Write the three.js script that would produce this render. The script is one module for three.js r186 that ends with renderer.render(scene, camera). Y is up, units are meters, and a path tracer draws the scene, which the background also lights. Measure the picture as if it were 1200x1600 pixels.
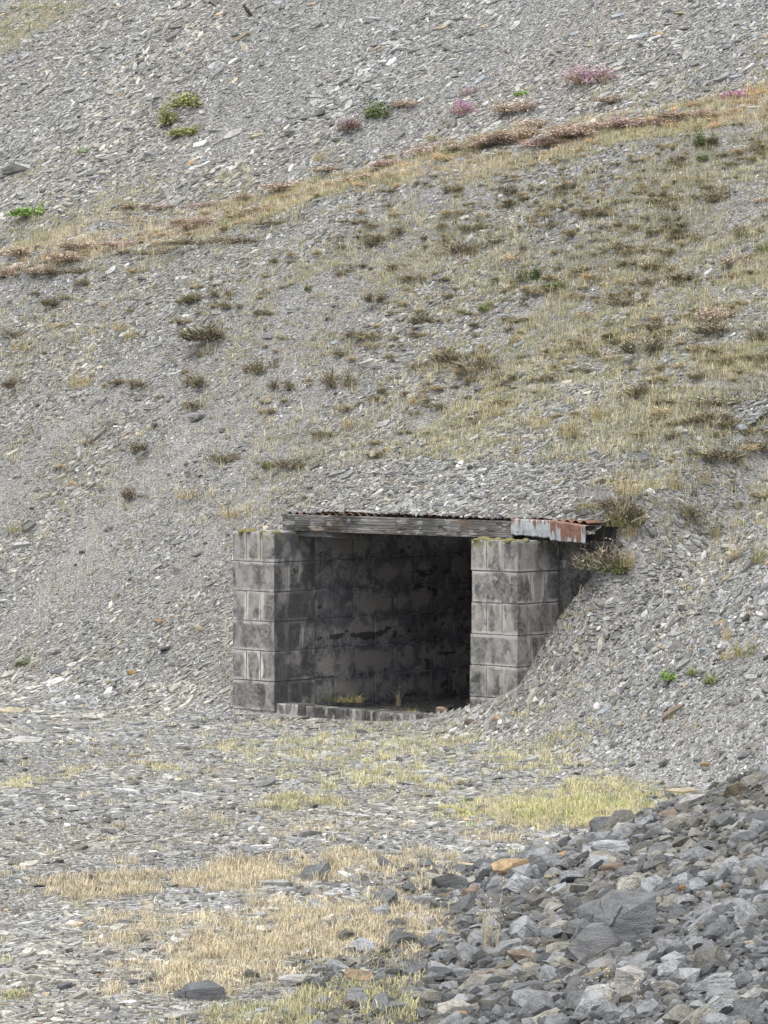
import * as THREE from 'three';
import { ConvexGeometry } from 'three/addons/geometries/ConvexGeometry.js';
import { mergeGeometries } from 'three/addons/utils/BufferGeometryUtils.js';

// ---------------------------------------------------------------- camera, sky, sun, exposure
const scene = new THREE.Scene();
const camera = new THREE.PerspectiveCamera(15.19, 768 / 1024, 0.5, 400);
camera.position.set(0, 2.4, 28);
camera.rotation.set(-1.785 * Math.PI / 180, 0, 0);
const renderer = new THREE.WebGLRenderer({ antialias: true });
renderer.setSize(768, 1024);
renderer.toneMapping = THREE.LinearToneMapping;
renderer.toneMappingExposure = 2.0;
renderer.shadowMap.enabled = true;

{ // bright overcast sky: thin cloud, brighter towards the zenith
  const W = 256, Hh = 128, data = new Float32Array(W * Hh * 4);
  for (let j = 0; j < Hh; j++) for (let i = 0; i < W; i++) {
    const lat = ((j + 0.5) / Hh - 0.5) * Math.PI, s = Math.max(0, Math.sin(lat)), lon = i / W * 2 * Math.PI;
    const cloud = 1 + 0.07 * Math.sin(lon * 3 + 4 * s) * Math.cos(lat) + 0.05 * Math.sin(lon * 7 - 9 * s) * Math.cos(lat);
    const L = lat < 0 ? 0.3 : (0.62 + 0.62 * s) * cloud;
    const k = (j * W + i) * 4;
    data[k] = L * 0.975; data[k + 1] = L; data[k + 2] = L * 1.035; data[k + 3] = 1;
  }
  const sky = new THREE.DataTexture(data, W, Hh, THREE.RGBAFormat, THREE.FloatType);
  sky.mapping = THREE.EquirectangularReflectionMapping; sky.magFilter = THREE.LinearFilter; sky.wrapS = THREE.RepeatWrapping; sky.needsUpdate = true;
  scene.background = sky; scene.environment = sky;
}
const sun = new THREE.DirectionalLight(0xfff4e4, 1.5);
sun.position.set(-6, 25, 10); sun.target.position.set(0, 0, 0);
sun.castShadow = true; sun.shadow.radius = 24; sun.shadow.mapSize.set(2048, 2048);
Object.assign(sun.shadow.camera, { left: -16, right: 16, top: 16, bottom: -16, near: 1, far: 80 });
scene.add(sun, sun.target);

// ---------------------------------------------------------------- random numbers and noise
function rng(seed) { let a = seed >>> 0; return () => { a = (a + 0x6D2B79F5) | 0; let t = Math.imul(a ^ (a >>> 15), 1 | a); t = (t + Math.imul(t ^ (t >>> 7), 61 | t)) ^ t; return ((t ^ (t >>> 14)) >>> 0) / 4294967296; }; }
const gauss = (R) => Math.sqrt(-2 * Math.log(1 - R() * 0.9999)) * Math.cos(6.2831853 * R());
const lerp = (a, b, t) => a + (b - a) * t, clamp = (x, a, b) => Math.min(b, Math.max(a, x));
const sstep = (a, b, x) => { const t = clamp((x - a) / (b - a), 0, 1); return t * t * (3 - 2 * t); };
function hash(i, j, s) { let h = Math.imul(i, 374761393) + Math.imul(j, 668265263) + Math.imul(s, 1442695041) | 0; h = Math.imul(h ^ (h >>> 13), 1274126177); return ((h ^ (h >>> 16)) >>> 0) / 4294967296; }
function vnoise(x, y, s = 0) { const i = Math.floor(x), j = Math.floor(y), f = x - i, g = y - j, a = f * f * (3 - 2 * f), b = g * g * (3 - 2 * g); return lerp(lerp(hash(i, j, s), hash(i + 1, j, s), a), lerp(hash(i, j + 1, s), hash(i + 1, j + 1, s), a), b); }
function fbm(x, y, o = 4, s = 0) { let v = 0, a = 0.5, n = 0; for (let k = 0; k < o; k++) { v += a * vnoise(x, y, s + k * 17); n += a; a *= 0.5; x = x * 2.03 + 3.1; y = y * 2.03 + 1.7; } return v / n; }
const smax = (a, b, k) => { const h = Math.max(k - Math.abs(a - b), 0) / k; return Math.max(a, b) + h * h * k * 0.25; };

// ---------------------------------------------------------------- the place: shelter axes and the lie of the land (metres)
const TURN = 43 * Math.PI / 180, AX = -0.827, AZ = -0.80;          // inner front corner of the left pillar; u runs along the front, v into the hill
const RX = Math.cos(TURN), RZ = Math.sin(TURN), BX = Math.sin(TURN), BZ = -Math.cos(TURN);
const toU = (x, z) => (x - AX) * RX + (z - AZ) * RZ, toV = (x, z) => (x - AX) * BX + (z - AZ) * BZ;
const toX = (u, v) => AX + u * RX + v * BX, toZ = (u, v) => AZ + u * RZ + v * BZ;
const ROOF = 1.50;
function moundOn(u, v) { // scree heaped over the roof
  return ROOF + 0.02 + 0.42 * (v - 0.25) - 0.9 * Math.max(0, 0.05 - u) - 0.25 * Math.max(0, u - 2.45) + 0.05 * (fbm(u * 2.3, v * 2.3, 3, 91) - 0.5);
}
function hill(x, z) { // [height before the ledge is cut, height of the ledge there]
  const p1 = 0.68 * (0.616 * x + 0.788 * (0.13 - z)) - 0.20, p2 = 0.27 + 0.70 * (x - 0.943) - 0.30 * (z - 0.85);
  return [smax(p1, p2, 0.3), 4.30 + 0.19 * x + 0.22 * (fbm(x * 0.7, z * 0.7, 2, 5) - 0.5)];
}
function pileAt(x, z) { // heap of broken rock beside the camera
  const d = 28 - z, xt = 0.12 + 0.073 * (d - 14.6) + 0.25 * (fbm(z * 1.3, 4, 2, 8) - 0.5), db = 19.5 + 0.85 * (x - 0.46);
  return Math.min(0.30 * (x - xt), 0.42 * (db - d), 1.0);
}
function land(x, z) { // {y: ground height, q: height above the ledge's lip, pile: height of the heap}
  let [h, he] = hill(x, z);
  const q = h - he;
  if (q > 0) h = he + (q < 0.8 ? 0.46 * q : 0.368 + 1.06 * (q - 0.8));
  const u = toU(x, z), v = toV(x, z);
  const steep = clamp((u - 2.80) / 0.12, 0, 1);
  let m = moundOn(u, v);
  if (u < -0.3) m -= 0.8 * Math.hypot(-0.3 - u, Math.max(0, 1.8 - v));
  else if (u < 2.4) m = v > 2.36 ? m : -1;
  else m -= lerp(9, 1.3, steep) * Math.max(0, 0.62 - v) + 0.75 * Math.max(0, u - 2.96);
  h = smax(h, m, 0.06);
  const du = (u - 2.88) / 0.5, dv = (v - 0.5) / 0.4;
  if (u > 1.5) h += 0.44 * Math.exp(-du * du - dv * dv) * (m > h - 0.02 ? 0.2 : 1);
  h += 0.22 * Math.exp(-(((x + 2.95) / 0.7) ** 2) - (((z - 0.1) / 0.9) ** 2));
  const bumps = 0.16 * (fbm(x * 0.9, z * 0.9, 3, 21) - 0.5) + 0.10 * (fbm(x * 2.6 + 9, z * 2.0, 2, 33) - 0.5) * sstep(0.8, 2, h);
  h += bumps * sstep(0.15, 1.2, h) * (Math.hypot(u - 1.4, v - 0.6) < 2 ? 0.35 : 1);
  const flat = 0.05 * (fbm(x * 0.5, z * 0.35, 3, 40) - 0.5) + 0.02 * (fbm(x * 3, z * 3, 2, 41) - 0.5) - 0.055;
  h = smax(h, flat, 0.14);
  const pile = pileAt(x, z);
  if (pile > -0.1) h = smax(h, flat + pile + (pile > 0.02 ? 0.10 * (fbm(x * 2.2, z * 2.2, 3, 55) - 0.5) : 0), 0.05);
  return { y: h, q, pile };
}
function slopeAt(x, z) { const e = 0.05, a = land(x - e, z).y, b = land(x + e, z).y, c = land(x, z - e).y, d = land(x, z + e).y; return new THREE.Vector3(a - b, 2 * e, c - d).normalize(); }
const inShelter = (u, v, g = 0) => (u > -0.46 - g && u < 2.46 + g && v > -0.03 - g && v < 2.46) || (u > 2.3 && u < 2.89 && v > 0.42 && v < 0.64);
// ---------------------------------------------------------------- plants and single stones: kind, x, z, width, height, look ...
const SPOTS = [
["heather",0.832,-9.939,0.265,0.164,"magenta"],
["heather",0.86,-10.324,0.229,0.089,"mauve"],
["heather",2.038,-9.503,0.324,0.212,"mauve"],
["heather",1.262,-9.584,0.4,0.187,"pinkbrown"],
["heather",1.327,-9.14,0.346,0.136,"pinkbrown"],
["heather",0.403,-9.278,0.471,0.211,"pink"],
["heather",3.296,-7.73,0.321,0.095,"magenta"],
["heather",2.393,-7.99,0.419,0.132,"pink"],
["heather",1.83,-8.095,0.42,0.132,"pinkbrown"],
["heather",1.504,-8.193,0.361,0.12,"pink"],
["heather",2.793,-7.747,0.297,0.095,"pinkbrown"],
["heather",-0.386,-10.694,0.296,0.129,"mauvedark"],
["heather",1.016,-9.024,0.332,0.123,"pinkbrown"],
["heather",-3.626,-10.227,0.407,0.165,"pinkbrown"],
["heather",-3.22,-9.576,0.35,0.138,"pinkbrown"],
["heather",-3.672,-9.713,0.276,0.126,"pinkbrown"],
["heather",-2.885,-9.695,0.314,0.125,"pinkbrown"],
["heather",-2.221,-10.709,0.258,0.103,"pink"],
["heather",-1.864,-9.339,0.273,0.112,"pinkbrown"],
["heather",-1.708,-9.338,0.211,0.099,"pink"],
["heather",-1.304,-9.321,0.372,0.099,"pinkbrown"],
["heather",-2.491,-10.894,0.323,0.104,"pinkbrown"],
["heather",-0.632,-10.023,0.354,0.114,"pinkbrown"],
["heather",-0.184,-8.811,0.367,0.11,"pinkbrown"],
["heather",0.124,-9.147,0.272,0.111,"pinkbrown"],
["heather",2.648,-2.585,0.336,0.173,"pinkbrown"],
["heather",2.93,-4.016,0.277,0.139,"pinkbrown"],
["heather",0.32,-10.564,0.32,0.115,"pinkbrown"],
["heather",2.129,-9.124,0.296,0.136,"pinkbrown"],
["dead",-1.563,-6.772,0.486,0.232],
["dead",-1.089,-5.886,0.203,0.203],
["dead",-1.647,-6.095,0.25,0.17],
["dead",-2.214,-6.529,0.219,0.115],
["dead",-0.923,-5.568,0.224,0.145],
["dead",-0.431,-5.145,0.254,0.254],
["dead",-1.688,-5.763,0.169,0.09],
["dead",-2.118,-5.436,0.279,0.145],
["dead",-3.417,-7.488,0.213,0.177],
["dead",-2.587,-5.895,0.079,0.068],
["dead",-2.161,-4.808,0.219,0.153],
["dead",-1.364,-4.735,0.196,0.12],
["dead",-0.805,-4.21,0.236,0.14],
["dead",-0.074,-6.242,0.251,0.171],
["dead",-0.396,-6.97,0.116,0.128],
["dead",1.115,-7.273,0.211,0.129],
["dead",1.693,-6.859,0.174,0.139],
["dead",0.775,-6.494,0.264,0.172],
["dead",0.379,-7.085,0.117,0.082],
["dead",0.118,-7.351,0.141,0.094],
["dead",-0.088,-7.303,0.129,0.153],
["dead",1.232,-6.112,0.148,0.114],
["dead",2.456,-5.939,0.169,0.102],
["dead",3.083,-4.8,0.24,0.12],
["dead",2.922,-5.459,0.223,0.189],
["dead",2.486,-3.99,0.319,0.128],
["dead",2.643,-2.239,0.302,0.131],
["dead",2.914,-1.914,0.179,0.179],
["dead",2.096,-2.322,0.364,0.222],
["dead",2.211,-2.888,0.267,0.113],
["dead",0.573,-4.777,0.24,0.164],
["dead",0.813,-4.53,0.325,0.152],
["dead",0.363,-5.572,0.19,0.134],
["dead",2.509,-0.685,0.382,0.115],
["dead",2.456,-0.452,0.237,0.095],
["dead",2.147,-0.194,0.141,0.094],
["dead",2.476,0.076,0.214,0.13],
["dead",2.769,-0.163,0.188,0.141],
["dead",1.558,0.101,0.167,0.074],
["dead",2.167,0.64,0.182,0.155],
["dead",1.042,-2.525,0.142,0.081],
["dead",1.979,-1.33,0.195,0.147],
["dead",0.274,-4.882,0.219,0.099],
["dead",1.998,-3.579,0.242,0.116],
["dead",1.571,-2.939,0.185,0.103],
["dead",-1.089,-6.792,0.127,0.081],
["dead",-3.145,-8.688,0.22,0.134],
["dead",-3.492,-8.406,0.206,0.109],
["dead",-0.225,-5.761,0.169,0.09],
["dead",1.483,-6.277,0.194,0.103],
["dead",1.872,-6.106,0.227,0.102],
["dead",2.55,-5.328,0.222,0.1],
["dead",2.027,-5.378,0.2,0.111],
["dead",2.229,-4.664,0.217,0.109],
["dead",1.618,0.677,0.228,0.118],
["turf",-1.615,-8.624,0.67,0.134],
["turf",-2.22,-9.051,0.493,0.099],
["turf",-2.904,-9.126,0.433,0.099],
["turf",-0.97,-8.452,0.546,0.085],
["green",-2.081,-12.654,0.351,0.149,"olive"],
["green",-2.274,-12.479,0.229,0.175,"olive"],
["green",-2.052,-12.07,0.28,0.133,"olive"],
["green",-3.62,-11.716,0.357,0.145,"bright"],
["green",-3.169,-12.559,0.121,0.067,"bright"],
["green",-0.064,-10.631,0.231,0.167,"dark"],
["green",1.352,-9.832,0.126,0.063,"bright"],
["green",1.274,-5.569,0.212,0.123,"dark"],
["green",1.457,-5.288,0.177,0.1,"dark"],
["green",2.885,-6.571,0.172,0.149,"dark"],
["green",2.83,-6.39,0.137,0.08,"mid"],
["green",3.15,-4.081,0.139,0.075,"mid"],
["green",0.89,-5.416,0.111,0.078,"mid"],
["green",-0.97,-4.338,0.097,0.075,"mid"],
["green",-0.686,-6.937,0.081,0.07,"mid"],
["green",1.922,2.421,0.145,0.077,"bright"],
["green",2.068,2.62,0.093,0.051,"mid"],
["green",-2.908,-2.886,0.093,0.062,"dark"],
["green",1.631,0.99,0.153,0.09,"mid"],
["green",2.145,2.908,0.092,0.059,"mid"],
["tuft",-2.753,-6.944,0.21,0.268,"straw"],
["tuft",-2.434,-7.66,0.202,0.154,"straw"],
["tuft",-1.663,-4.383,0.27,0.162,"straw"],
["tuft",-1.219,-3.773,0.265,0.18,"straw"],
["tuft",-3.134,-4.966,0.242,0.132,"olive"],
["tuft",2.356,0.676,0.137,0.21,"olive"],
["tuft",0.693,-0.669,0.115,0.124,"olive"],
["tuft",2.089,0.461,0.184,0.156,"straw"],
["tuft",2.308,0.308,0.12,0.157,"straw"],
["tuft",1.394,-0.851,0.212,0.192,"straw"],
["tuft",3.449,-7.655,0.261,0.296,"straw"],
["tuft",-0.636,-10.225,0.191,0.216,"straw"],
["tuft",1.659,0.825,0.236,0.199,"olive"],
["tuft",1.728,0.882,0.163,0.181,"straw"],
["tuft",1.436,0.684,0.164,0.137,"olive"],
["tuft",1.618,-1.072,0.145,0.194,"straw"],
["tuft",1.194,-1.256,0.195,0.166,"straw"],
["tuft",2.373,2.838,0.168,0.185,"olive"],
["tuft",2.284,2.423,0.085,0.213,"straw"],
["tuft",2.279,2.722,0.143,0.127,"straw"],
["tuft",0.445,11.887,0.189,0.27,"stalks"],
["tuft",-0.47,-1.593,0.277,0.148,"green"],
["tuft",-0.268,-1.203,0.244,0.098,"olive"],
["tuft",0.832,14.385,0.16,0.137,"stalks2"],
["tuft",0.835,13.662,0.062,0.096,"stalks2"],
["tuft",0.187,-0.046,0.122,0.094,"straw"],
["tuft",0.106,-0.895,0.077,0.125,"stalks"],
["tuft",0.719,-2.777,0.133,0.092,"straw"],
["tuft",2.604,1.539,0.159,0.221,"olive"],
["tuft",2.451,1.281,0.134,0.152,"straw"],
["tuft",-2.331,-7.436,0.177,0.13,"straw"],
["tuft",-3.368,-8.115,0.265,0.204,"straw"],
["tuft",-0.297,-4.446,0.162,0.216,"straw"],
["tuft",0.494,-4.951,0.22,0.187,"straw"],
["tuft",0.269,-4.264,0.215,0.194,"straw"],
["tuft",0.894,-1.803,0.169,0.149,"straw"],
["stone",0.913,12.629,0.319,0.216,"boulder","stone","jagged dark grey boulder, the largest rock on the heap"],
["stone",0.614,9.355,0.206,0.137,"block","tan","tan orange rock with a pale grey top at the edge of the heap"],
["stone",0.52,8.8,0.161,0.109,"block","dark","dark slate rock leaning beside the tan orange rock"],
["stone",1.238,9.007,0.121,0.095,"block","grey","rounded grey rock at the crest of the heap, below the grass"],
["stone",1.104,9.399,0.205,0.112,"block","pale","pale blue grey block with a lit flat top near the crest"],
["stone",1.053,8.907,0.14,0.064,"plate","rust","rust brown slab leaning on the pale block at the crest"],
["stone",0.874,9.14,0.107,0.044,"plate","orange","bright orange stone lying left of the pale block at the crest"],
["stone",1.07,10.079,0.138,0.078,"block","brown","reddish brown rock below the pale block at the crest"],
["stone",1.118,10.547,0.146,0.076,"plate","greenpale","pale greenish elongated stone tilted on the heap"],
["stone",1.322,11.865,0.092,0.07,"block","bluepale","pale bluish block on the open middle of the heap"],
["stone",0.699,12.411,0.172,0.068,"plate","dark","pointed dark slate wedge left of the largest boulder"],
["stone",0.58,12.401,0.167,0.073,"block","brown","brown and orange stained rock below the pointed dark wedge"],
["stone",0.858,13.137,0.154,0.095,"block","grey","grey hump backed rock just below the largest boulder"],
["stone",0.898,14.061,0.126,0.121,"block","palegrey","pale grey block beside the hump backed rock under the boulder"],
["stone",0.768,13.883,0.109,0.08,"block","dark","dark rock under the hump backed grey rock"],
["stone",1.079,14.073,0.121,0.056,"plate","dark","dark slab with a pale top edge right of the boulder"],
["stone",0.588,12.589,0.067,0.057,"block","palecream","cream coloured small rock below the brown stained rock"],
["stone",0.39,12.45,0.167,0.068,"plate","brown","purplish brown slab at the left foot of the heap"],
["stone",0.369,13.012,0.11,0.08,"block","grey","grey rock with a pointed top at the left foot of the heap"],
["stone",0.305,12.419,0.115,0.057,"plate","grey","dark grey flat slab at the grassy left edge of the heap"],
["stone",0.638,13.875,0.123,0.095,"block","grey","square grey rock near the bottom edge, left of dry stalks"],
["stone",1.287,10.097,0.18,0.066,"plate","palegrey","long pale slab under the crest at the heap right side"],
["stone",1.702,9.987,0.133,0.078,"plate","grey","grey flat rock at the upper right of the heap"],
["stone",1.384,13.858,0.118,0.052,"plate","tanpale","tan flat slab at the right margin of the heap"],
["stone",1.257,15.166,0.129,0.073,"block","palegrey","pale grey rock in the bottom right corner of the heap"],
["stone",1.608,9.316,0.125,0.075,"block","grey","grey rock on the skyline of the heap near its right"],
["stone",0.799,10.174,0.143,0.054,"plate","bluepale","bluish flat slab on the left half of the heap"],
["stone",1.264,5.763,0.067,0.045,"block","tan","small tan rock at the far edge of the bright grass"],
["stone",1.001,8.555,0.065,0.046,"block","orange","orange cube shaped stone on the heap edge by the grass"],
["stone",0.717,9.103,0.038,0.051,"block","orange","little upright orange stone beside the tan orange rock"],
["stone",0.791,9.673,0.08,0.061,"block","tanpale","mottled tan rock right of the tan orange rock"],
["stone",1.268,11.807,0.049,0.038,"block","orange","small orange stone next to the pale bluish block"],
["stone",0.479,4.118,0.136,0.072,"block","palecream","pale cream rock on the gravel above the bright grass"],
["stone",0.377,5.917,0.089,0.059,"block","palegrey","pale lumpy rock at the left end of the bright grass"],
["stone",-0.735,12.535,0.181,0.072,"boulder","dark","dark foreground rock in the dry grass with a glossy top"],
["stone",-0.705,11.915,0.118,0.043,"plate","palegrey","pale flat slab in the straw above the dark foreground rock"],
["stone",-0.343,12.242,0.19,0.069,"block","palegrey","broad pale lichen covered rock in the dry grass"],
["stone",-0.127,12.824,0.086,0.051,"block","redbrown","red brown rock in the dry grass near the bottom edge"],
["stone",0.109,12.552,0.103,0.041,"plate","palegrey","pale flat stone between the dry grass and the heap"],
["stone",-0.789,13.045,0.15,0.05,"block","palegrey","pale rock at the bottom edge under the dark foreground rock"],
["stone",-1.088,13.062,0.1,0.04,"plate","grey","dark grey slab at the bottom left edge on the gravel"],
["stone",0.026,12.631,0.051,0.026,"plate","dark","small dark slab in dry grass beside the red brown rock"],
["stone",-0.597,9.698,0.08,0.037,"plate","dark","small dark slab lying in the middle straw patch"],
["stone",0.424,-0.229,0.094,0.066,"block","pinktan","pinkish tan stone at the right end of the shelter threshold"],
["stone",0.787,1.079,0.081,0.054,"block","pinktan","pinkish stone at the toe of the scree below the right pillar"],
["stone",0.613,0.835,0.1,0.054,"block","brown","brown stone below the opening between two pinkish stones"],
["stone",0.684,-2.809,0.041,0.036,"plate","pinktan","tiny pink chip in the dark opening beside the right pillar"],
["stone",2.008,4.063,0.072,0.056,"block","tan","orange tan stone at the foot of the scree right of the grass"],
["stone",1.827,4.49,0.189,0.079,"plate","tanpale","large pale tan slab at the foot of the right scree"],
["stone",1.588,4.541,0.141,0.055,"plate","palegrey","pale grey slab at the right end of the grass"],
["stone",1.894,2.974,0.167,0.067,"plate","brown","long brown slab lying low on the right scree"],
["stone",1.487,2.187,0.121,0.06,"plate","bluepale","bluish plate on the scree below the right pillar"],
["stone",2.14,2.357,0.077,0.056,"block","bluepale","pale blue rock on the right scree by green moss"],
["stone",2.082,2.551,0.068,0.042,"plate","white","whitish yellow stone beside the green moss on the right scree"],
["stone",2.277,2.057,0.069,0.043,"plate","tan","small tan stone high on the right scree"],
["stone",2.435,1.944,0.078,0.043,"plate","brown","small brown stone near the right edge above the straw tuft"],
["stone",-2.599,-2.462,0.153,0.061,"plate","white","white flat stone on the left bank of coarse slate"],
["stone",-2.493,-2.605,0.092,0.051,"plate","white","smaller white stone above the white flat one on the bank"],
["stone",-2.578,-2.577,0.143,0.071,"plate","dark","dark slab between two white stones on the left bank"],
["stone",-2.654,-2.867,0.134,0.072,"block","palegrey","pale rock at the top of the left bank"],
["stone",-2.163,-2.13,0.07,0.06,"block","palecream","cream stone on the scree right of the left bank"],
["stone",-1.988,-2.139,0.075,0.05,"block","orange","orange stone on the scree left of the shelter"],
["stone",-1.792,-2.684,0.067,0.041,"block","orange","small orange stone on the scree higher left of the shelter"],
["stone",-1.475,-0.217,0.057,0.057,"plate","white","small white upright triangular stone on the gravel"],
["stone",-2.508,1.192,0.269,0.063,"plate","palegrey","long pale slab at the foot of the left bank"],
["stone",-2.844,-1.354,0.216,0.069,"plate","tanpale","tan grey slab low on the left bank at the photo edge"],
["stone",-1.63,-5.51,0.168,0.101,"block","grey","lone grey boulder on the slope up left of the shelter"],
["stone",-0.085,-3.788,0.074,0.095,"block","palecream","upright pale stone on the slope above the timber lintel"],
["stone",0,-4.197,0.129,0.086,"plate","palegrey","pale slab on the slope above the opening"],
["stone",0.32,-3.961,0.096,0.075,"plate","palegrey","pale angled slab on the slope above the right of the opening"],
["stone",1.863,0.062,0.177,0.075,"plate","dark","dark flat slab half buried right of and above the roof"],
["stone",-2.712,-5.403,0.089,0.067,"block","pinktan","pinkish stone on the left slope"],
["stone",-1.03,-5.422,0.111,0.067,"block","tanpale","tan stone on the slope above the left pillar"],
["stone",-2.052,-7.31,0.059,0.047,"block","white","small white stone on the slope below the ledge"],
["stone",-0.113,-5.833,0.056,0.051,"block","white","round white pebble on the slope below the ledge"],
["stone",0.73,-7.105,0.093,0.058,"plate","white","whitish blue slab on the slope just under the ledge"],
["stone",-1.345,-5.637,0.05,0.034,"block","white","small white stone right of the lone grey boulder"],
["stone",-2.784,-6.81,0.128,0.052,"plate","palegrey","pale thin slab under the tall straw tuft on the left"],
["stone",2.642,-0.315,0.113,0.085,"block","bluepale","pale blue rock on the right slope"],
["stone",1.151,-4.614,0.119,0.076,"plate","bluepale","pale blue slab on the slope above the lintel"],
["stone",-3.914,-12.933,0.368,0.15,"block","palegrey","pale broad rock on the coarse scree at the left edge"],
["stone",-1.545,-11.557,0.224,0.066,"plate","palegrey","long pale slab below the olive clumps"],
["stone",-1.894,-11.687,0.172,0.066,"plate","white","whitish slab below the lower olive clump"],
["stone",-3.239,-15.135,0.079,0.086,"block","white","white square stone high on the coarse scree at left"],
["stone",-4.207,-15.436,0.087,0.087,"block","bluepale","pale blue stone under the grassy corner"],
["stone",-3.637,-15.092,0.129,0.064,"plate","white","white flat slab near the grassy corner"],
["stone",0.598,-11.991,0.146,0.08,"plate","tanpale","tan pale slab high above the purple heather"],
["stone",2.706,-9.881,0.126,0.063,"plate","tan","orange tan slab high on the right coarse scree"],
["stone",2.521,-9.936,0.189,0.057,"plate","bluepale","blue slab beside the orange tan one high on the right"],
["stone",1.922,-10.579,0.115,0.064,"plate","bluepale","bluish slab high on the coarse scree"],
["stone",0.96,-10.527,0.141,0.064,"plate","bluepale","bluish slab just above the purple heather"],
["stone",1.09,-9.487,0.125,0.05,"plate","white","white slab between the heather clumps on the ledge"],
["stake",-1.422,-14.166,0.07,0.126],
["heather",0.124,-9.179,0.272,0.093,"pink"],
["heather",1.792,-8.291,0.368,0.121,"pinkbrown"],
["heather",2.263,-8.203,0.379,0.09,"pinkbrown"],
["heather",2.329,-8.112,0.216,0.114,"pinkbrown"],
["heather",2.948,-7.477,0.224,0.106,"pink"],
["heather",2.272,-8.154,0.331,0.126,"pink"],
["heather",1.304,-8.645,0.39,0.097,"pinkbrown"],
["heather",1.066,-8.65,0.274,0.128,"pinkbrown"],
["heather",2.387,-7.985,0.215,0.09,"pinkbrown"],
["heather",1.721,-8.328,0.248,0.127,"pinkbrown"],
["heather",1.278,-8.602,0.353,0.128,"pinkbrown"],
["heather",0.654,-9.102,0.271,0.099,"pinkbrown"],
["heather",1.173,-8.559,0.34,0.091,"pink"],
["heather",1.556,-8.284,0.344,0.115,"pinkbrown"],
["heather",1.706,-8.265,0.41,0.102,"pink"],
["heather",0.923,-8.784,0.287,0.098,"pinkbrown"],
["heather",2.577,-7.802,0.226,0.119,"pinkbrown"],
["heather",1.413,-8.646,0.225,0.134,"pinkbrown"],
["heather",-1.743,-10.25,0.35,0.089,"pink"],
["heather",-0.935,-9.986,0.423,0.126,"pinkbrown"],
["heather",-3.676,-9.761,0.214,0.119,"pinkbrown"],
["heather",-1.39,-10.151,0.273,0.133,"pinkbrown"],
["heather",-2.512,-9.455,0.324,0.081,"pink"],
["heather",-1.69,-9.34,0.41,0.093,"pink"],
["heather",-1.92,-9.596,0.263,0.094,"pinkbrown"],
["heather",-3.539,-9.708,0.377,0.107,"pinkbrown"],
["heather",-3.334,-9.443,0.368,0.131,"pinkbrown"],
["heather",-0.936,-10.037,0.43,0.127,"pinkbrown"],
["heather",-2.933,-9.829,0.302,0.094,"pinkbrown"],
["heather",-0.927,-9.917,0.353,0.126,"pinkbrown"]
];
// grass patches: x, z, half width, half depth, density, look
const PATCHES = [
[1.04,5.676,0.687,0.873,1,"lush"],
[1.413,4.541,0.432,0.725,0.75,"yellow"],
[1.073,2.694,0.558,0.839,0.5,"yellow"],
[0.714,1.342,0.67,0.307,0.45,"yellow"],
[-0.131,1.914,0.827,1.681,0.4,"yellow"],
[-1.021,1.409,0.266,0.533,0.4,"yellow"],
[0,3.914,0.481,0.867,0.5,"yellow"],
[-0.459,5.084,0.306,0.575,0.5,"yellow"],
[-1.444,2.972,0.167,0.432,0.4,"yellow"],
[-2.246,3.941,0.18,0.491,0.6,"yellow"],
[-2.035,3.103,0.125,0.392,0.4,"yellow"],
[-1.34,8.896,0.543,0.64,0.7,"straw"],
[-0.712,8.64,0.291,0.777,0.9,"straw"],
[-0.133,8.138,0.465,0.72,0.7,"straw"],
[0.196,8.458,0.359,1.051,0.65,"straw"],
[-0.372,10.83,0.658,1.291,0.95,"straw"],
[-0.728,11.784,0.512,0.881,0.85,"straw"],
[-0.103,12.609,0.385,0.694,0.85,"olive"],
[-0.502,13.004,0.402,0.394,0.7,"olive"],
[-1.512,12.418,0.078,0.162,0.6,"yellow"],
[0.143,10.85,0.143,1.439,0.5,"straw"],
[0.125,13.082,0.15,0.508,0.7,"olive"],
[-1.149,10.845,0.258,0.829,0.4,"straw"],
[0.635,6.934,0.388,0.363,0.4,"straw"],
[0.094,-0.37,0.33,0.429,0.5,"yellow"],
[-0.214,6.664,0.428,0.55,0.25,"straw"],
[0,10.286,0.325,1.038,0.6,"straw"],
[-1.028,10.398,0.323,0.845,0.5,"straw"],
[0.314,9.132,0.188,0.589,0.5,"straw"],
[-4.127,-16.334,0.516,0.845,0.5,"olive"],
[-3.763,-16.3,0.443,0.552,0.4,"olive"],
[-3.99,-13.002,0.136,0.131,0.4,"yellow"],
[-3.79,-12.692,0.203,0.181,0.4,"olive"],
[-1.515,-10.769,0.181,0.102,0.6,"yellow"],
[-2.698,-7.985,0.42,0.409,0.15,"straw"]
];
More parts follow.
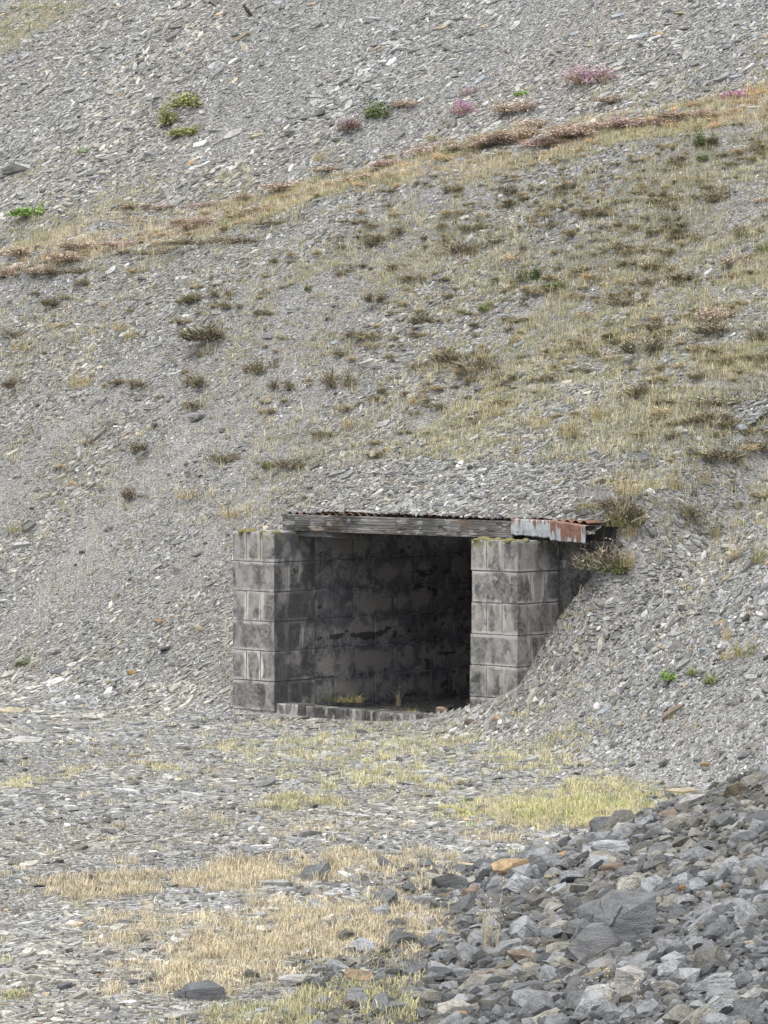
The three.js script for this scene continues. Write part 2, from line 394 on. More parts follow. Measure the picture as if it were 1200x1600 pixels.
// ---------------------------------------------------------------- helpers
const taken = new Map();
function numbered(name) { const n = taken.get(name) ?? 0; taken.set(name, n + 1); return n ? name + '_' + String(n).padStart(3, '0') : name; }
function tag(o, label, category, group, kind) { if (label) o.userData.label = label; if (category) o.userData.category = category; if (group) o.userData.group = group; o.userData.kind = kind ?? 'thing'; return o; }
function put(o, name, parent = scene) { o.name = parent === scene ? numbered(name) : name; o.castShadow = o.receiveShadow = true; parent.add(o); return o; }
const mesh = (name, g, m, parent = scene) => put(new THREE.Mesh(g, m), name, parent);
function texture(w, h, fn, srgb = false) { // fn(x, y in 0..1) -> [r, g, b] linear albedo
  const data = new Uint8Array(w * h * 4), enc = (c) => 255 * (c <= 0.0031308 ? 12.92 * c : 1.055 * Math.pow(c, 1 / 2.4) - 0.055);
  for (let j = 0; j < h; j++) for (let i = 0; i < w; i++) { const c = fn((i + 0.5) / w, (j + 0.5) / h), k = (j * w + i) * 4; for (let n = 0; n < 3; n++) data[k + n] = clamp(srgb ? enc(clamp(c[n], 0, 1)) : 255 * clamp(c[n], 0, 1), 0, 255); data[k + 3] = 255; }
  const t = new THREE.DataTexture(data, w, h); t.magFilter = THREE.LinearFilter; t.minFilter = THREE.LinearMipmapLinearFilter; t.generateMipmaps = true; t.wrapS = t.wrapT = THREE.RepeatWrapping; if (srgb) t.colorSpace = THREE.SRGBColorSpace; t.needsUpdate = true; return t;
}
const grey = (v, r = 1, g = 1, b = 1) => [v * r, v * g, v * b];
class Tris { // loose triangles with colours
  constructor() { this.p = []; this.c = []; }
  tri(a, b, c, col) { this.p.push(...a, ...b, ...c); for (let k = 0; k < 3; k++) this.c.push(...col); }
  quad(a, b, c, d, col) { this.tri(a, b, c, col); this.tri(a, c, d, col); }
  geometry() { const g = new THREE.BufferGeometry(); g.setAttribute('position', new THREE.Float32BufferAttribute(this.p, 3)); g.setAttribute('color', new THREE.Float32BufferAttribute(this.c, 3)); g.computeVertexNormals(); return g; }
}
function boxUV(g, scale = 1, ox = 0, oy = 0) { // uv in metres from the dominant axis of each face
  const p = g.attributes.position, n = g.attributes.normal, uv = new Float32Array(p.count * 2);
  for (let i = 0; i < p.count; i++) { const a = Math.abs(n.getX(i)), b = Math.abs(n.getY(i)), c = Math.abs(n.getZ(i)); const [s, t] = a > b && a > c ? [p.getZ(i), p.getY(i)] : b > c ? [p.getX(i), p.getZ(i)] : [p.getX(i), p.getY(i)]; uv[2 * i] = s * scale + ox; uv[2 * i + 1] = t * scale + oy; }
  g.setAttribute('uv', new THREE.BufferAttribute(uv, 2)); return g;
}

// ---------------------------------------------------------------- ground
const groundTex = texture(512, 512, (x, y) => { const n = fbm(x * 60, y * 60, 3, 3), m = fbm(x * 8, y * 8, 3, 7), s = vnoise(x * 200, y * 200, 9); const v = 0.19 + 0.16 * (n - 0.5) + 0.10 * (m - 0.5) + 0.16 * (s - 0.5); return grey(Math.max(0.03, v), 1.0, 0.985, 0.96); }, true);
const groundBump = texture(512, 512, (x, y) => grey(0.5 * vnoise(x * 90, y * 90, 4) + 0.5 * vnoise(x * 200, y * 200, 6)));
const groundMat = new THREE.MeshStandardMaterial({ map: groundTex, bumpMap: groundBump, bumpScale: 0.015, roughness: 1, vertexColors: true });
function patchAt(x, z) { // grass patches: [density, look]
  let best = 0, look = 'straw';
  for (const [cx, cz, rx, rz, dn, lk] of PATCHES) { const a = (x - cx) / rx, b = (z - cz) / rz, r = Math.hypot(a, b) + 1.3 * (fbm(x * 5, z * 2.4, 4, 61) - 0.5); const v = dn * (1 - sstep(0.45, 1.2, r)); if (v > best) { best = v; look = lk; } }
  return [best, look];
}
function axis(lo, hi, fineLo, fineHi, fine, coarse) { const a = []; let x = lo; while (x < hi) { a.push(x); const d = x < fineLo ? fineLo - x : x > fineHi ? x - fineHi : 0; x += Math.min(coarse, fine + d * 0.12); } a.push(hi); return a; }
{
  const xs = axis(-70, 70, -4.2, 4.6, 0.05, 5), zs = axis(-75, 60, -16, 14.5, 0.055, 5).reverse(), nx = xs.length, nz = zs.length;
  const pos = new Float32Array(nx * nz * 3), uv = new Float32Array(nx * nz * 2), col = new Float32Array(nx * nz * 3), idx = [];
  for (let j = 0; j < nz; j++) for (let i = 0; i < nx; i++) {
    const k = j * nx + i, x = xs[i], z = zs[j], L = land(x, z), t = patchAt(x, z)[0], ledge = L.q > -0.05 && L.q < 0.85 ? sstep(0.35, 0.6, fbm(x * 2, z * 2, 3, 77)) : 0;
    pos[3 * k] = x; pos[3 * k + 1] = L.y; pos[3 * k + 2] = z; uv[2 * k] = x / 1.3; uv[2 * k + 1] = z / 1.3;
    const g = clamp(Math.max(t, 0.8 * ledge), 0, 1); // turf and litter where grass grows
    col[3 * k] = lerp(1, 1.15, g); col[3 * k + 1] = lerp(1, 1.0, g); col[3 * k + 2] = lerp(1.02, 0.6, g);
  }
  for (let j = 0; j < nz - 1; j++) for (let i = 0; i < nx - 1; i++) {
    const x = (xs[i] + xs[i + 1]) / 2, z = (zs[j] + zs[j + 1]) / 2, u = toU(x, z), v = toV(x, z);
    if ((u > -0.36 && u < 2.34 && v > 0.06 && v < 2.40)) continue;
    const a = j * nx + i; idx.push(a, a + 1, a + nx, a + 1, a + nx + 1, a + nx);
  }
  const g = new THREE.BufferGeometry(); g.setAttribute('position', new THREE.BufferAttribute(pos, 3)); g.setAttribute('uv', new THREE.BufferAttribute(uv, 2)); g.setAttribute('color', new THREE.BufferAttribute(col, 3)); g.setIndex(idx); g.computeVertexNormals();
  tag(mesh('hillside_ground', g, groundMat), 'slate waste hillside and gravel flat in front of it', 'ground', null, 'structure');
}

// ---------------------------------------------------------------- the concrete block shelter
const shelter = new THREE.Group(); put(shelter, 'concrete_shelter');
tag(shelter, 'small grey concrete block shelter with a dark opening, half buried in scree', 'shelter');
shelter.position.set(AX, 0, AZ); shelter.rotation.y = -TURN;       // local x = along the front, local z = out of the hill (so v = -z)
const TOP = 1.35, CH = 0.225;
const joint = (y) => { const t = ((TOP - y) / CH) % 1; return Math.min(t < 0 ? t + 1 : t, 1 - t) * CH; }; // distance to the nearest bed joint
function concrete(x, y, s) { // clean dense block: grey matrix, coarse aggregate, pores
  const m = fbm(x * 5, y * 5, 4, s), f = fbm(x * 60, y * 60, 2, s + 3), sp = vnoise(x * 160, y * 160, s + 5);
  let v = 0.14 + 0.10 * (m - 0.5) + 0.17 * (f - 0.5); if (sp > 0.86) v += 0.10 * (sp - 0.86) / 0.14; if (sp < 0.12) v *= 0.55; return v;
}
function pillarTex(seed, frontStreak, sideStreak, moss, sootAndShade = 0) { // 0.88 m round the corner (front 0..0.44, side 0.44..0.88) by 1.35 m
  return texture(704, 1080, (sx, sy) => {
    const x = sx * 0.88, y = sy * 1.35, course = Math.floor((TOP - y) / CH - 1e-6), front = x < 0.44, xl = front ? x : x - 0.44;
    let v = 1.02 * concrete(x, y, seed) * (0.86 + 0.3 * hash(course, front ? Math.floor(xl / 0.147) : 9, seed)), r = 1.03, g = 1, b = 0.985;
    const within = ((TOP - y) / CH) - course; // 0 at the top of the course
    const ends = front ? course % 2 === 0 : course % 2 === 1, amount = front ? frontStreak[course] ?? 0 : sideStreak[course] ?? 0;
    if (ends) for (const jx of [0.147, 0.294]) { // lime run out of the upright joints
      const wob = 0.012 * (fbm(y * 9, jx * 7, 2, seed + 11) - 0.5) * 4, w = 0.02 + 0.026 * fbm(y * 14, jx * 5 + course, 2, seed + 13);
      const a = amount * sstep(w, w * 0.35, Math.abs(xl - jx - wob)) * sstep(0.30, 0.5, fbm(xl * 40, y * 13 + course * 4, 3, seed + 17) + 0.35 * (1 - within)); v = lerp(v, 0.46, a * 0.9); if (a > 0.1) { b = 0.93; }
    }
    const jd = joint(y), lime = sstep(0.024, 0.003, jd - 0.016 * fbm(x * 30, y * 30, 2, seed + 23)); // lime bloom along the bed joints, ragged
    v = lerp(v, 0.37, 0.9 * lime * sstep(0.30, 0.52, fbm(x * 12, y * 6, 3, seed + 29)));
    const bloom = sstep(0.45, 0.66, fbm(x * 16, y * 7, 4, seed + 31)); v = lerp(v, 0.32, 0.5 * bloom); // efflorescence
    const dark = sstep(0.58, 0.72, fbm(x * 15, y * 8 + 3, 4, seed + 37)); v *= 1 - 0.36 * dark; // black algae
    if (!front && sootAndShade) { const so = sstep(0.34, 0.56, fbm(x * 9, y * 8, 5, seed + 51) + 0.9 * (0.05 - Math.min(jd, 0.08))); v = lerp(v, 0.05, sootAndShade * so * (0.75 + 0.25 * fbm(x * 40, y * 15, 2, seed + 53))); b = lerp(b, 1.08, so); } // soot and black damp, plus painted-in shade, on the face inside the opening
    if (moss) { const m = sstep(0.5, 0.66, fbm(x * 26, y * 22, 3, seed + 41)) * sstep(TOP - 0.10, TOP - 0.01, y + 0.05 * (fbm(x * 20, 3, 2, seed) - 0.5)); r = lerp(r, 0.95, m); b = lerp(b, 0.45, m); v = lerp(v, 0.13, m); }
    return [v * r, v * g, v * b];
  }, true);
}
const concreteBump = texture(512, 512, (x, y) => grey(0.45 * fbm(x * 14, y * 14, 3, 3) + 0.55 * vnoise(x * 110, y * 110, 8)));
concreteBump.repeat.set(2.2, 3.4);
const wallTexIn = texture(1200, 810, (sx, sy) => { // inner face of the left wall, 2.1 m by 1.35 m: patchy render, soot and damp
  const x = sx * 2.1, y = sy * 1.35, course = Math.floor((TOP - y) / CH), within = (TOP - y) / CH - course;
  let v = 1.5 * concrete(x, y, 201), r = 1, g = 1, b = 1.02;
  const bx = (x + (course % 2) * 0.22) / 0.45, tone = hash(course, Math.floor(bx), 5); v *= 0.8 + 0.5 * tone;
  const render = sstep(0.42, 0.56, fbm(x * 3.2, y * 8, 4, 211) + 0.10 * (tone - 0.5)) * sstep(0.10, 0.22, Math.min(within, 1 - within) + 0.3 * (fbm(x * 12, y * 12, 3, 213) - 0.5)); v = lerp(v, 0.26, 0.75 * render); r = lerp(1, 1.045, render); b = lerp(1.03, 0.965, render); // bare warm grey middles of the blocks
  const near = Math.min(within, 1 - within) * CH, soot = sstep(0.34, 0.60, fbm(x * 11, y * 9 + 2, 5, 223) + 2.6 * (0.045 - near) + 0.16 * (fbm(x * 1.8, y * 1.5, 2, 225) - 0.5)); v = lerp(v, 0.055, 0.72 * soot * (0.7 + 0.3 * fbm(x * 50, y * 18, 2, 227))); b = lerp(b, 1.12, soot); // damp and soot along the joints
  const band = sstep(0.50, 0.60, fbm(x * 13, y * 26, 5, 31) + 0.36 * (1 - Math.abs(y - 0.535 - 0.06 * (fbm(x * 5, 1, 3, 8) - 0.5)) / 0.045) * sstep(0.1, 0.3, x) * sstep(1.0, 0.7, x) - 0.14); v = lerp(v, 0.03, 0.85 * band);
  const drip = sstep(0.60, 0.72, fbm(x * 42, y * 8, 4, 229)) * sstep(0.42, 0.58, fbm(x * 6, y * 6, 2, 233)); v = lerp(v, 0.27, 0.5 * drip);
  const joints = sstep(0.010, 0.002, joint(y)) * sstep(0.42, 0.6, fbm(x * 14, y * 3, 2, 239)); v = lerp(v, 0.26, 0.45 * joints * (1 - soot));
  const fx = bx - Math.floor(bx), up = Math.min(fx, 1 - fx) * 0.45, seam = sstep(0.011, 0.002, Math.min(up, joint(y)) - 0.006 * fbm(x * 30, y * 30, 2, 247)); v = lerp(v, hash(course, Math.floor(bx * 7), 6) < 0.5 ? 0.30 : 0.05, 0.5 * seam * sstep(0.3, 0.5, fbm(x * 9, y * 9, 2, 249))); // raked and smeared joints
  const m = sstep(0.5, 0.65, fbm(x * 14, y * 14, 3, 243)) * sstep(0.2, 0.08, y + 0.08 * fbm(x * 9, 2, 2, 245)) * sstep(0.8, 0.4, x); r = lerp(r, 0.75, m); b = lerp(b, 0.5, m); // green film on the lowest course
  return [v * r, v * g, v * b];
}, true);
const mortarTex = texture(256, 256, (x, y) => { const n = fbm(x * 30, y * 30, 3, 61), m = fbm(x * 6, y * 6, 3, 63); return grey(lerp(0.11, 0.30, sstep(0.32, 0.66, 0.6 * n + 0.4 * m)), 1.02, 1, 0.95); }, true);
const wallTexOut = texture(512, 512, (x, y) => { let v = 0.8 * concrete(x * 1.2, y * 1.2, 301); v *= 1 - 0.6 * sstep(0.48, 0.6, fbm(x * 14, y * 6, 4, 303)); v = lerp(v, 0.36, 0.7 * sstep(0.62, 0.72, fbm(x * 18, y * 8, 3, 305))); return grey(v, 1.01, 1, 0.98); }, true);
const mat = (map, o = {}) => new THREE.MeshStandardMaterial({ map, roughness: 0.95, bumpMap: concreteBump, bumpScale: 0.004, ...o });
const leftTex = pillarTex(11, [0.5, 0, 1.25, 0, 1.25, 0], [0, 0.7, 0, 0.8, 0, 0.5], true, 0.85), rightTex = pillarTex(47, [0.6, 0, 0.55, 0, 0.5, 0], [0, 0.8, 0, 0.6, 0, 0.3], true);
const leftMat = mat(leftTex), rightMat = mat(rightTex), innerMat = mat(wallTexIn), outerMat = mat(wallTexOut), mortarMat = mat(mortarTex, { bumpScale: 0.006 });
const RB = rng(77);
function block(u0, u1, y0, y1, v0, v1, chip = 0.0026, jit = 0.0012) { // a block with worn, chamfered edges; u along the front, v into the hill
  const pts = [];
  for (const sx of [0, 1]) for (const sy of [0, 1]) for (const sz of [0, 1]) for (let k = 0; k < 3; k++) {
    const c = chip * (0.5 + 1.6 * RB() * RB() * (RB() < 0.12 ? 3 : 1)), d = [0, 0, 0]; d[(k + 1) % 3] = c; d[(k + 2) % 3] = c * (0.6 + 0.8 * RB());
    const X = sx ? u1 - d[0] : u0 + d[0], Y = sy ? y1 - d[1] : y0 + d[1], V = sz ? v1 - d[2] : v0 + d[2];
    pts.push(new THREE.Vector3(X + jit * (RB() - 0.5), Y + jit * (RB() - 0.5), -V + jit * (RB() - 0.5)));
  }
  return new ConvexGeometry(pts);
}
function setUV(g, fn) { const p = g.attributes.position, n = g.attributes.normal, uv = new Float32Array(p.count * 2); for (let i = 0; i < p.count; i++) { const t = fn(p.getX(i), p.getY(i), -p.getZ(i), Math.abs(n.getX(i)), Math.abs(n.getY(i)), Math.abs(n.getZ(i))); uv[2 * i] = t[0]; uv[2 * i + 1] = t[1]; } g.setAttribute('uv', new THREE.BufferAttribute(uv, 2)); return g; }
function pillar(u0, m, label, out) {
  const P = new THREE.Group(); put(P, 'pillar', shelter); P.userData.label = label;
  const uvf = (x, y, v, ax, ay, az) => ay > ax && ay > az ? [(x - u0) / 0.88, v] : az > ax ? [clamp((x - u0) / 0.88, 0.004, 0.496), y / TOP] : [clamp((0.44 + v) / 0.88, 0.504, 0.996), y / TOP];
  for (let c = 0; c < 6; c++) {
    const jA = 0.004 * (RB() - 0.5), jB = 0.004 * (RB() - 0.5), y1 = TOP - c * CH - 0.0028 + jA, y0 = TOP - (c + 1) * CH + 0.0038 + jB, sh = (out[c] ?? 0) + 0.003 * (RB() - 0.5);
    for (let k = 0; k < 3; k++) {
      const a = k * 0.1483 + 0.0015, b = a + 0.1445, g = c % 2 === 0 ? block(u0 + a + (k ? 0 : sh), u0 + b, y0, y1, 0.0015 * RB(), 0.44) : block(u0 + sh, u0 + 0.44, y0, y1, a + 0.0012 * RB(), b);
      mesh('concrete_block', setUV(g, uvf), m, P);
    }
  }
  const core = block(u0 + 0.006, u0 + 0.434, -0.15, TOP - 0.004, 0.006, 0.434, 0.001, 0.001); setUV(core, (x, y, v, ax, ay, az) => az > ax ? [x * 3, y * 3] : [v * 3, y * 3]); mesh('mortar', core, mortarMat, P);
  return P;
}
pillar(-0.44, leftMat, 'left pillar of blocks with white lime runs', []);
const rp = pillar(1.98, rightMat, 'right pillar, mossy on top, its foot buried in scree', [0, 0.012, 0.006, -0.006, -0.012, -0.01]);
{ // a pale diamond shaped lump on the right pillar
  const d = new ConvexGeometry([[0, 0.033, 0.004], [0.032, 0.002, 0.003], [0.004, -0.03, 0.004], [-0.034, -0.006, 0.003], [0.004, 0.006, 0.016], [-0.006, -0.004, 0.014], [0, 0, -0.004]].map((a) => new THREE.Vector3(...a)));
  boxUV(d, 3); const o = mesh('mortar_lump', d, mortarMat, rp); o.position.set(2.21, 1.065, 0.0); 
}
function wall(name, label, m, u0, u1, v0, v1, along, uvf, proud = 0.0) { // a stretcher-bond wall of 0.44 m blocks
  const W = new THREE.Group(); put(W, name, shelter); W.userData.label = label;
  const lo = along === 'v' ? v0 : u0, hi = along === 'v' ? v1 : u1;
  for (let c = 0; c < 6; c++) {
    const y1 = TOP - c * CH - 0.004, y0 = TOP - (c + 1) * CH + 0.006;
    for (let s = lo - (c % 2) * 0.22; s < hi; s += 0.45) { const a = Math.max(lo, s), b = Math.min(hi, s + 0.44); if (b - a < 0.03) continue; const j = 0.003 * RB(); const g = along === 'v' ? block(u0 + j, u1 - j, y0, y1, a, b, 0.005) : block(a, b, y0, y1, v0 + j, v1 - j, 0.003); mesh('concrete_block', setUV(g, uvf), m, W); }
  }
  const e = 0.004, core = block(along === 'v' ? u0 + e : lo + 0.003, along === 'v' ? u1 - e : hi - 0.003, -0.12, TOP - 0.007, along === 'v' ? lo + 0.003 : v0 + e, along === 'v' ? hi - 0.003 : v1 - e, 0.003); setUV(core, uvf); mesh('mortar', core, m, W);
}
const innerUV = (x, y, v, ax, ay, az) => [(v - 0.42) / 2.1, y / TOP];
wall('side_wall', 'inner side wall, patchy render stained black', innerMat, -0.19, -0.006, 0.445, 2.45, 'v', innerUV);
wall('back_wall', 'rear wall deep inside', innerMat, -0.19, 2.41, 2.451, 2.59, 'u', (x, y) => [x / 2.1 + 0.37, y / TOP]);
wall('side_wall', 'far side wall hidden behind the right pillar', innerMat, 2.275, 2.415, 0.445, 2.45, 'v', (x, y, v) => [0.9 - v / 2.1, y / TOP]);
wall('wing_wall', 'short dark stained wing wall under the rusty flashing', outerMat, 2.42, 2.86, 0.46, 0.60, 'u', (x, y, v, ax, ay, az) => [(az > ax ? x : v) / 1.2, y / 1.2]);
{ // threshold and floor
  const sill = new THREE.Group(); put(sill, 'threshold', shelter); sill.userData.label = 'low concrete threshold across the opening';
  const uvs = (x, y, v, ax, ay, az) => ay > az ? [x / 1.2, v / 1.2] : [x / 1.2, y / 1.2 + 0.3];
  for (const [a, b] of [[0.004, 0.3], [0.306, 0.92], [0.926, 1.975]]) mesh('concrete_slab', setUV(block(a, b, -0.16, 0.062 - 0.004 * RB(), 0.02, 0.17, 0.008, 0.006), uvs), outerMat, sill);
  const floorMat = new THREE.MeshStandardMaterial({ map: groundTex, bumpMap: groundBump, bumpScale: 0.02, roughness: 1, color: new THREE.Color(0.80, 0.80, 0.74) });
  const fg = new THREE.PlaneGeometry(2.42, 2.42, 60, 60); fg.rotateX(-Math.PI / 2); const fp = fg.attributes.position; for (let i = 0; i < fp.count; i++) { const x = fp.getX(i), z = fp.getZ(i); fp.setY(i, -0.05 + 0.05 * fbm(x * 5, z * 5, 3, 71) + 0.2 * sstep(0.2, 1.2, x) * fbm(x * 3, z * 3, 3, 73)); } fg.computeVertexNormals();
  const f = mesh('earth_floor', fg, floorMat, shelter); f.position.set(1.1, 0, -1.27);
}
// timber lintel: weathered beam with a packing piece under its end
const woodTex = texture(1024, 128, (sx, sy) => {
  const x = sx * 2.4, y = sy * 0.15; let v = 0.105 + 0.10 * (fbm(x * 3, y * 130, 4, 401) - 0.5) + 0.08 * (fbm(x * 30, y * 300, 2, 403) - 0.5);
  v *= 0.72 + 0.5 * sstep(0.35, 0.6, fbm(x * 3.2, y * 4, 3, 405)); v *= 1 - 0.6 * sstep(0.50, 0.62, fbm(x * 5.2, y * 9, 4, 407)); v = lerp(v, 0.28, 0.6 * sstep(0.60, 0.72, fbm(x * 11, y * 30, 3, 409)));
  if (Math.abs(fbm(x * 1.4, y * 40, 2, 411) - 0.5) < 0.018) v *= 0.35; const br = sstep(0.58, 0.7, fbm(x * 4, y * 8, 3, 413)); return [v * (1 + 0.16 * br), v * 0.99, v * (0.98 - 0.12 * br)];
}, true);
const woodBump = texture(512, 128, (x, y) => grey(0.7 * fbm(x * 8, y * 22, 4, 421) + 0.3 * vnoise(x * 60, y * 60, 423)));
const woodMat = new THREE.MeshStandardMaterial({ map: woodTex, bumpMap: woodBump, bumpScale: 0.012, roughness: 0.92 });
const woodUV = (x, y, v, ax, ay, az) => [x / 2.4 + 0.3 * (ax > 0.6 ? v : 0), (ay > az ? v : y - 1.35) / 0.15];
{
  const L = new THREE.Group(); put(L, 'lintel', shelter); L.userData.label = 'weathered grey black timber lintel across the opening';
  mesh('timber', setUV(block(-0.135, 0.15, TOP + 0.004, TOP + 0.131, 0.226, 0.36, 0.007), woodUV), woodMat, L);
  mesh('timber', setUV(block(0.153, 2.185, TOP + 0.002, TOP + 0.13, 0.222, 0.36, 0.008), woodUV), woodMat, L);
  mesh('packing_timber', setUV(block(0.0, 0.52, TOP - 0.036, TOP + 0.001, 0.26, 0.44, 0.004), woodUV), woodMat, L);
  mesh('inner_timber', setUV(block(-0.18, 2.3, TOP + 0.002, TOP + 0.13, 0.9, 1.02, 0.006), woodUV), woodMat, L);
}
// corrugated iron roof and the bent flashing at its end
const rustTex = texture(512, 512, (x, y) => { const n = fbm(x * 9, y * 9, 4, 501), s = fbm(x * 70, y * 70, 2, 503); const v = 0.7 + 0.5 * (n - 0.5) + 0.4 * (s - 0.5); return [0.21 * v, 0.105 * v * (0.8 + 0.5 * n), 0.072 * v]; }, true);
const sheetMat = new THREE.MeshStandardMaterial({ map: rustTex, roughness: 0.85, metalness: 0.15, side: THREE.DoubleSide });
const greySheetMat = new THREE.MeshStandardMaterial({ map: texture(256, 256, (x, y) => { const n = fbm(x * 9, y * 9, 4, 511), r = sstep(0.45, 0.62, fbm(x * 5, y * 5, 3, 513)), v = 0.10 + 0.08 * (n - 0.5); return [lerp(v, 0.19, r), lerp(v, 0.105, r), lerp(v, 0.075, r)]; }, true), roughness: 0.85, metalness: 0.1, side: THREE.DoubleSide });
{
  const R = new THREE.Group(); put(R, 'roof', shelter); R.userData.label = 'rusty corrugated iron sheets under the scree';
  [[-0.13, 0.56, 0.000], [0.48, 1.20, 0.005], [1.12, 1.84, 0.010], [1.76, 2.46, 0.014], [2.38, 2.88, 0.008]].forEach(([a, b, lift], n) => {
    const front = 0.232 + 0.010 * ((n * 7) % 3), nu = Math.round((b - a) / 0.0095), nv = 8, pos = [], uv = [], idx = [];
    for (const side of [0, 1]) for (let j = 0; j <= nv; j++) for (let i = 0; i <= nu; i++) { const u = a + (b - a) * i / nu, v = front + (2.62 - front) * j / nv; pos.push(u, TOP + 0.139 + lift + 0.010 * Math.sin(u / 0.076 * 2 * Math.PI) - 0.0012 * side + 0.004 * (fbm(u * 3, v * 3, 2, 9) - 0.5) - 0.02 * Math.max(0, u - 2.3), -v); uv.push(u, v); }
    const row = nu + 1, layer = row * (nv + 1);
    for (let j = 0; j < nv; j++) for (let i = 0; i < nu; i++) { const k = j * row + i; idx.push(k, k + 1, k + row, k + 1, k + row + 1, k + row); const l = k + layer; idx.push(l, l + row, l + 1, l + 1, l + row, l + row + 1); }
    for (let i = 0; i < nu; i++) idx.push(i, i + layer, i + 1, i + 1, i + layer, i + layer + 1);
    const g = new THREE.BufferGeometry(); g.setAttribute('position', new THREE.Float32BufferAttribute(pos, 3)); g.setAttribute('uv', new THREE.Float32BufferAttribute(uv, 2)); g.setIndex(idx); g.computeVertexNormals();
    mesh('corrugated_sheet', g, n > 2 ? sheetMat : greySheetMat, R);
  });
  const flashTex = (seed, rusty) => texture(512, 192, (sx, sy) => {
    const x = sx * 0.45, y = sy * 0.2, edge = fbm(x * 26, y * 5, 4, seed); // old pale paint flaking off from the top down, rust runs below
    const run = sstep(0.45, 0.62, fbm(x * 34, y * 4, 4, seed + 3) + rusty * 0.28 - 0.10 + 0.5 * (sy - 0.62) + (sx > 0.86 ? -0.2 * rusty : 0)), n = fbm(x * 40, y * 40, 3, seed + 7);
    const paint = grey(0.33 + 0.2 * (n - 0.5) + 0.16 * (edge - 0.5), 0.90, 0.98, 1.05), rv = 0.75 + 0.7 * (n - 0.5) + 0.3 * (edge - 0.5), rust = [0.205 * rv, 0.105 * rv, 0.074 * rv];
    const scr = sstep(0.63, 0.7, fbm(x * 60, y * 26, 3, seed + 13)) * sstep(0.5, 0.15, sy); // dark scuffs near the lower edge
    return [0, 1, 2].map((k) => lerp(lerp(paint[k], rust[k], run), 0.06, 0.7 * scr));
  }, true);
  const F = new THREE.Group(); put(F, 'flashing', shelter); F.userData.label = 'bent sheet metal edge with flaking pale blue paint and rust runs';
  const piece = (a, b, y0a, y0b, y1a, y1b, seed, rusty, label, wavy) => {
    const n = 40, pos = [], uv = [], idx = []; // profile: back flange on the roof, bend, face, small lip
    const prof = [[0.34, 1.004, 1.0], [0.212, 1.0, 0.99], [0.200, 0.985, 0.94], [0.197, 0.9, 0.86], [0.198, 0.5, 0.5], [0.197, 0.06, 0.05], [0.203, 0.0, 0.0], [0.215, 0.02, 0.02]];
    for (let i = 0; i <= n; i++) for (const [v, t, w] of prof) { const s = i / n, u = lerp(a, b, s), y0 = lerp(y0a, y0b, s), y1 = lerp(y1a, y1b, s), wob = wavy * Math.sin(u / 0.076 * 6.283) * 0.008 + 0.010 * (fbm(u * 9, t * 2, 2, seed) - 0.5); pos.push(u, lerp(y0, y1, t) + (t < 0.1 ? 0.012 * (fbm(u * 30, 2, 2, seed) - 0.5) : 0), -(v + wob)); uv.push(s, w); }
    const m = prof.length; for (let i = 0; i < n; i++) for (let j = 0; j < m - 1; j++) { const k = i * m + j; idx.push(k, k + 1, k + m, k + 1, k + m + 1, k + m); }
    const g = new THREE.BufferGeometry(); g.setAttribute('position', new THREE.Float32BufferAttribute(pos, 3)); g.setAttribute('uv', new THREE.Float32BufferAttribute(uv, 2)); g.setIndex(idx); g.computeVertexNormals();
    const o = mesh('metal_sheet', g, new THREE.MeshStandardMaterial({ map: flashTex(seed, rusty), roughness: 0.7, metalness: 0.1, side: THREE.DoubleSide }), F); o.userData.label = label;
  };
  piece(2.19, 2.57, 1.383, 1.366, 1.497, 1.492, 601, 0.12, 'pale blue painted sheet with a rusty top edge', 0);
  piece(2.56, 2.885, 1.352, 1.335, 1.494, 1.462, 631, 1.1, 'rust brown sheet with a few pale runs', 0.6);
}
{ // moss cushions along the tops of the pillars
  const mossMat = new THREE.MeshStandardMaterial({ roughness: 1, vertexColors: true }), R = rng(91);
  const mk = (s) => { const g = new THREE.IcosahedronGeometry(1, 2), p = g.attributes.position, c = []; for (let i = 0; i < p.count; i++) { const x = p.getX(i), y = p.getY(i), z = p.getZ(i), k = 0.7 + 0.6 * fbm(x * 2.5 + s, y * 2.5 + z * 2, 3, s); p.setXYZ(i, x * k, y * k, z * k); const t = 0.75 + 0.5 * fbm(x * 6, z * 6 + y * 5, 2, s + 4), d = fbm(x * 3, z * 3, 2, s + 9); c.push(lerp(0.10, 0.17, d) * t, lerp(0.10, 0.145, d) * t, 0.055 * t); } g.setAttribute('color', new THREE.Float32BufferAttribute(c, 3)); g.computeVertexNormals(); return g; };
  const gs = [mk(1), mk(2), mk(3)];
  for (const [a, b, n] of [[1.99, 2.41, 16], [-0.43, -0.02, 11]]) for (let k = 0; k < n; k++) { const o = mesh('moss_cushion', gs[k % 3], mossMat, shelter), r = 0.012 + 0.022 * R(); o.position.set(lerp(a, b, R()), TOP - 0.004, -0.008 - 0.18 * R() * R()); o.scale.set(r * 1.5, r * (0.5 + 0.4 * R()), r); o.rotation.y = R() * 6; }
}
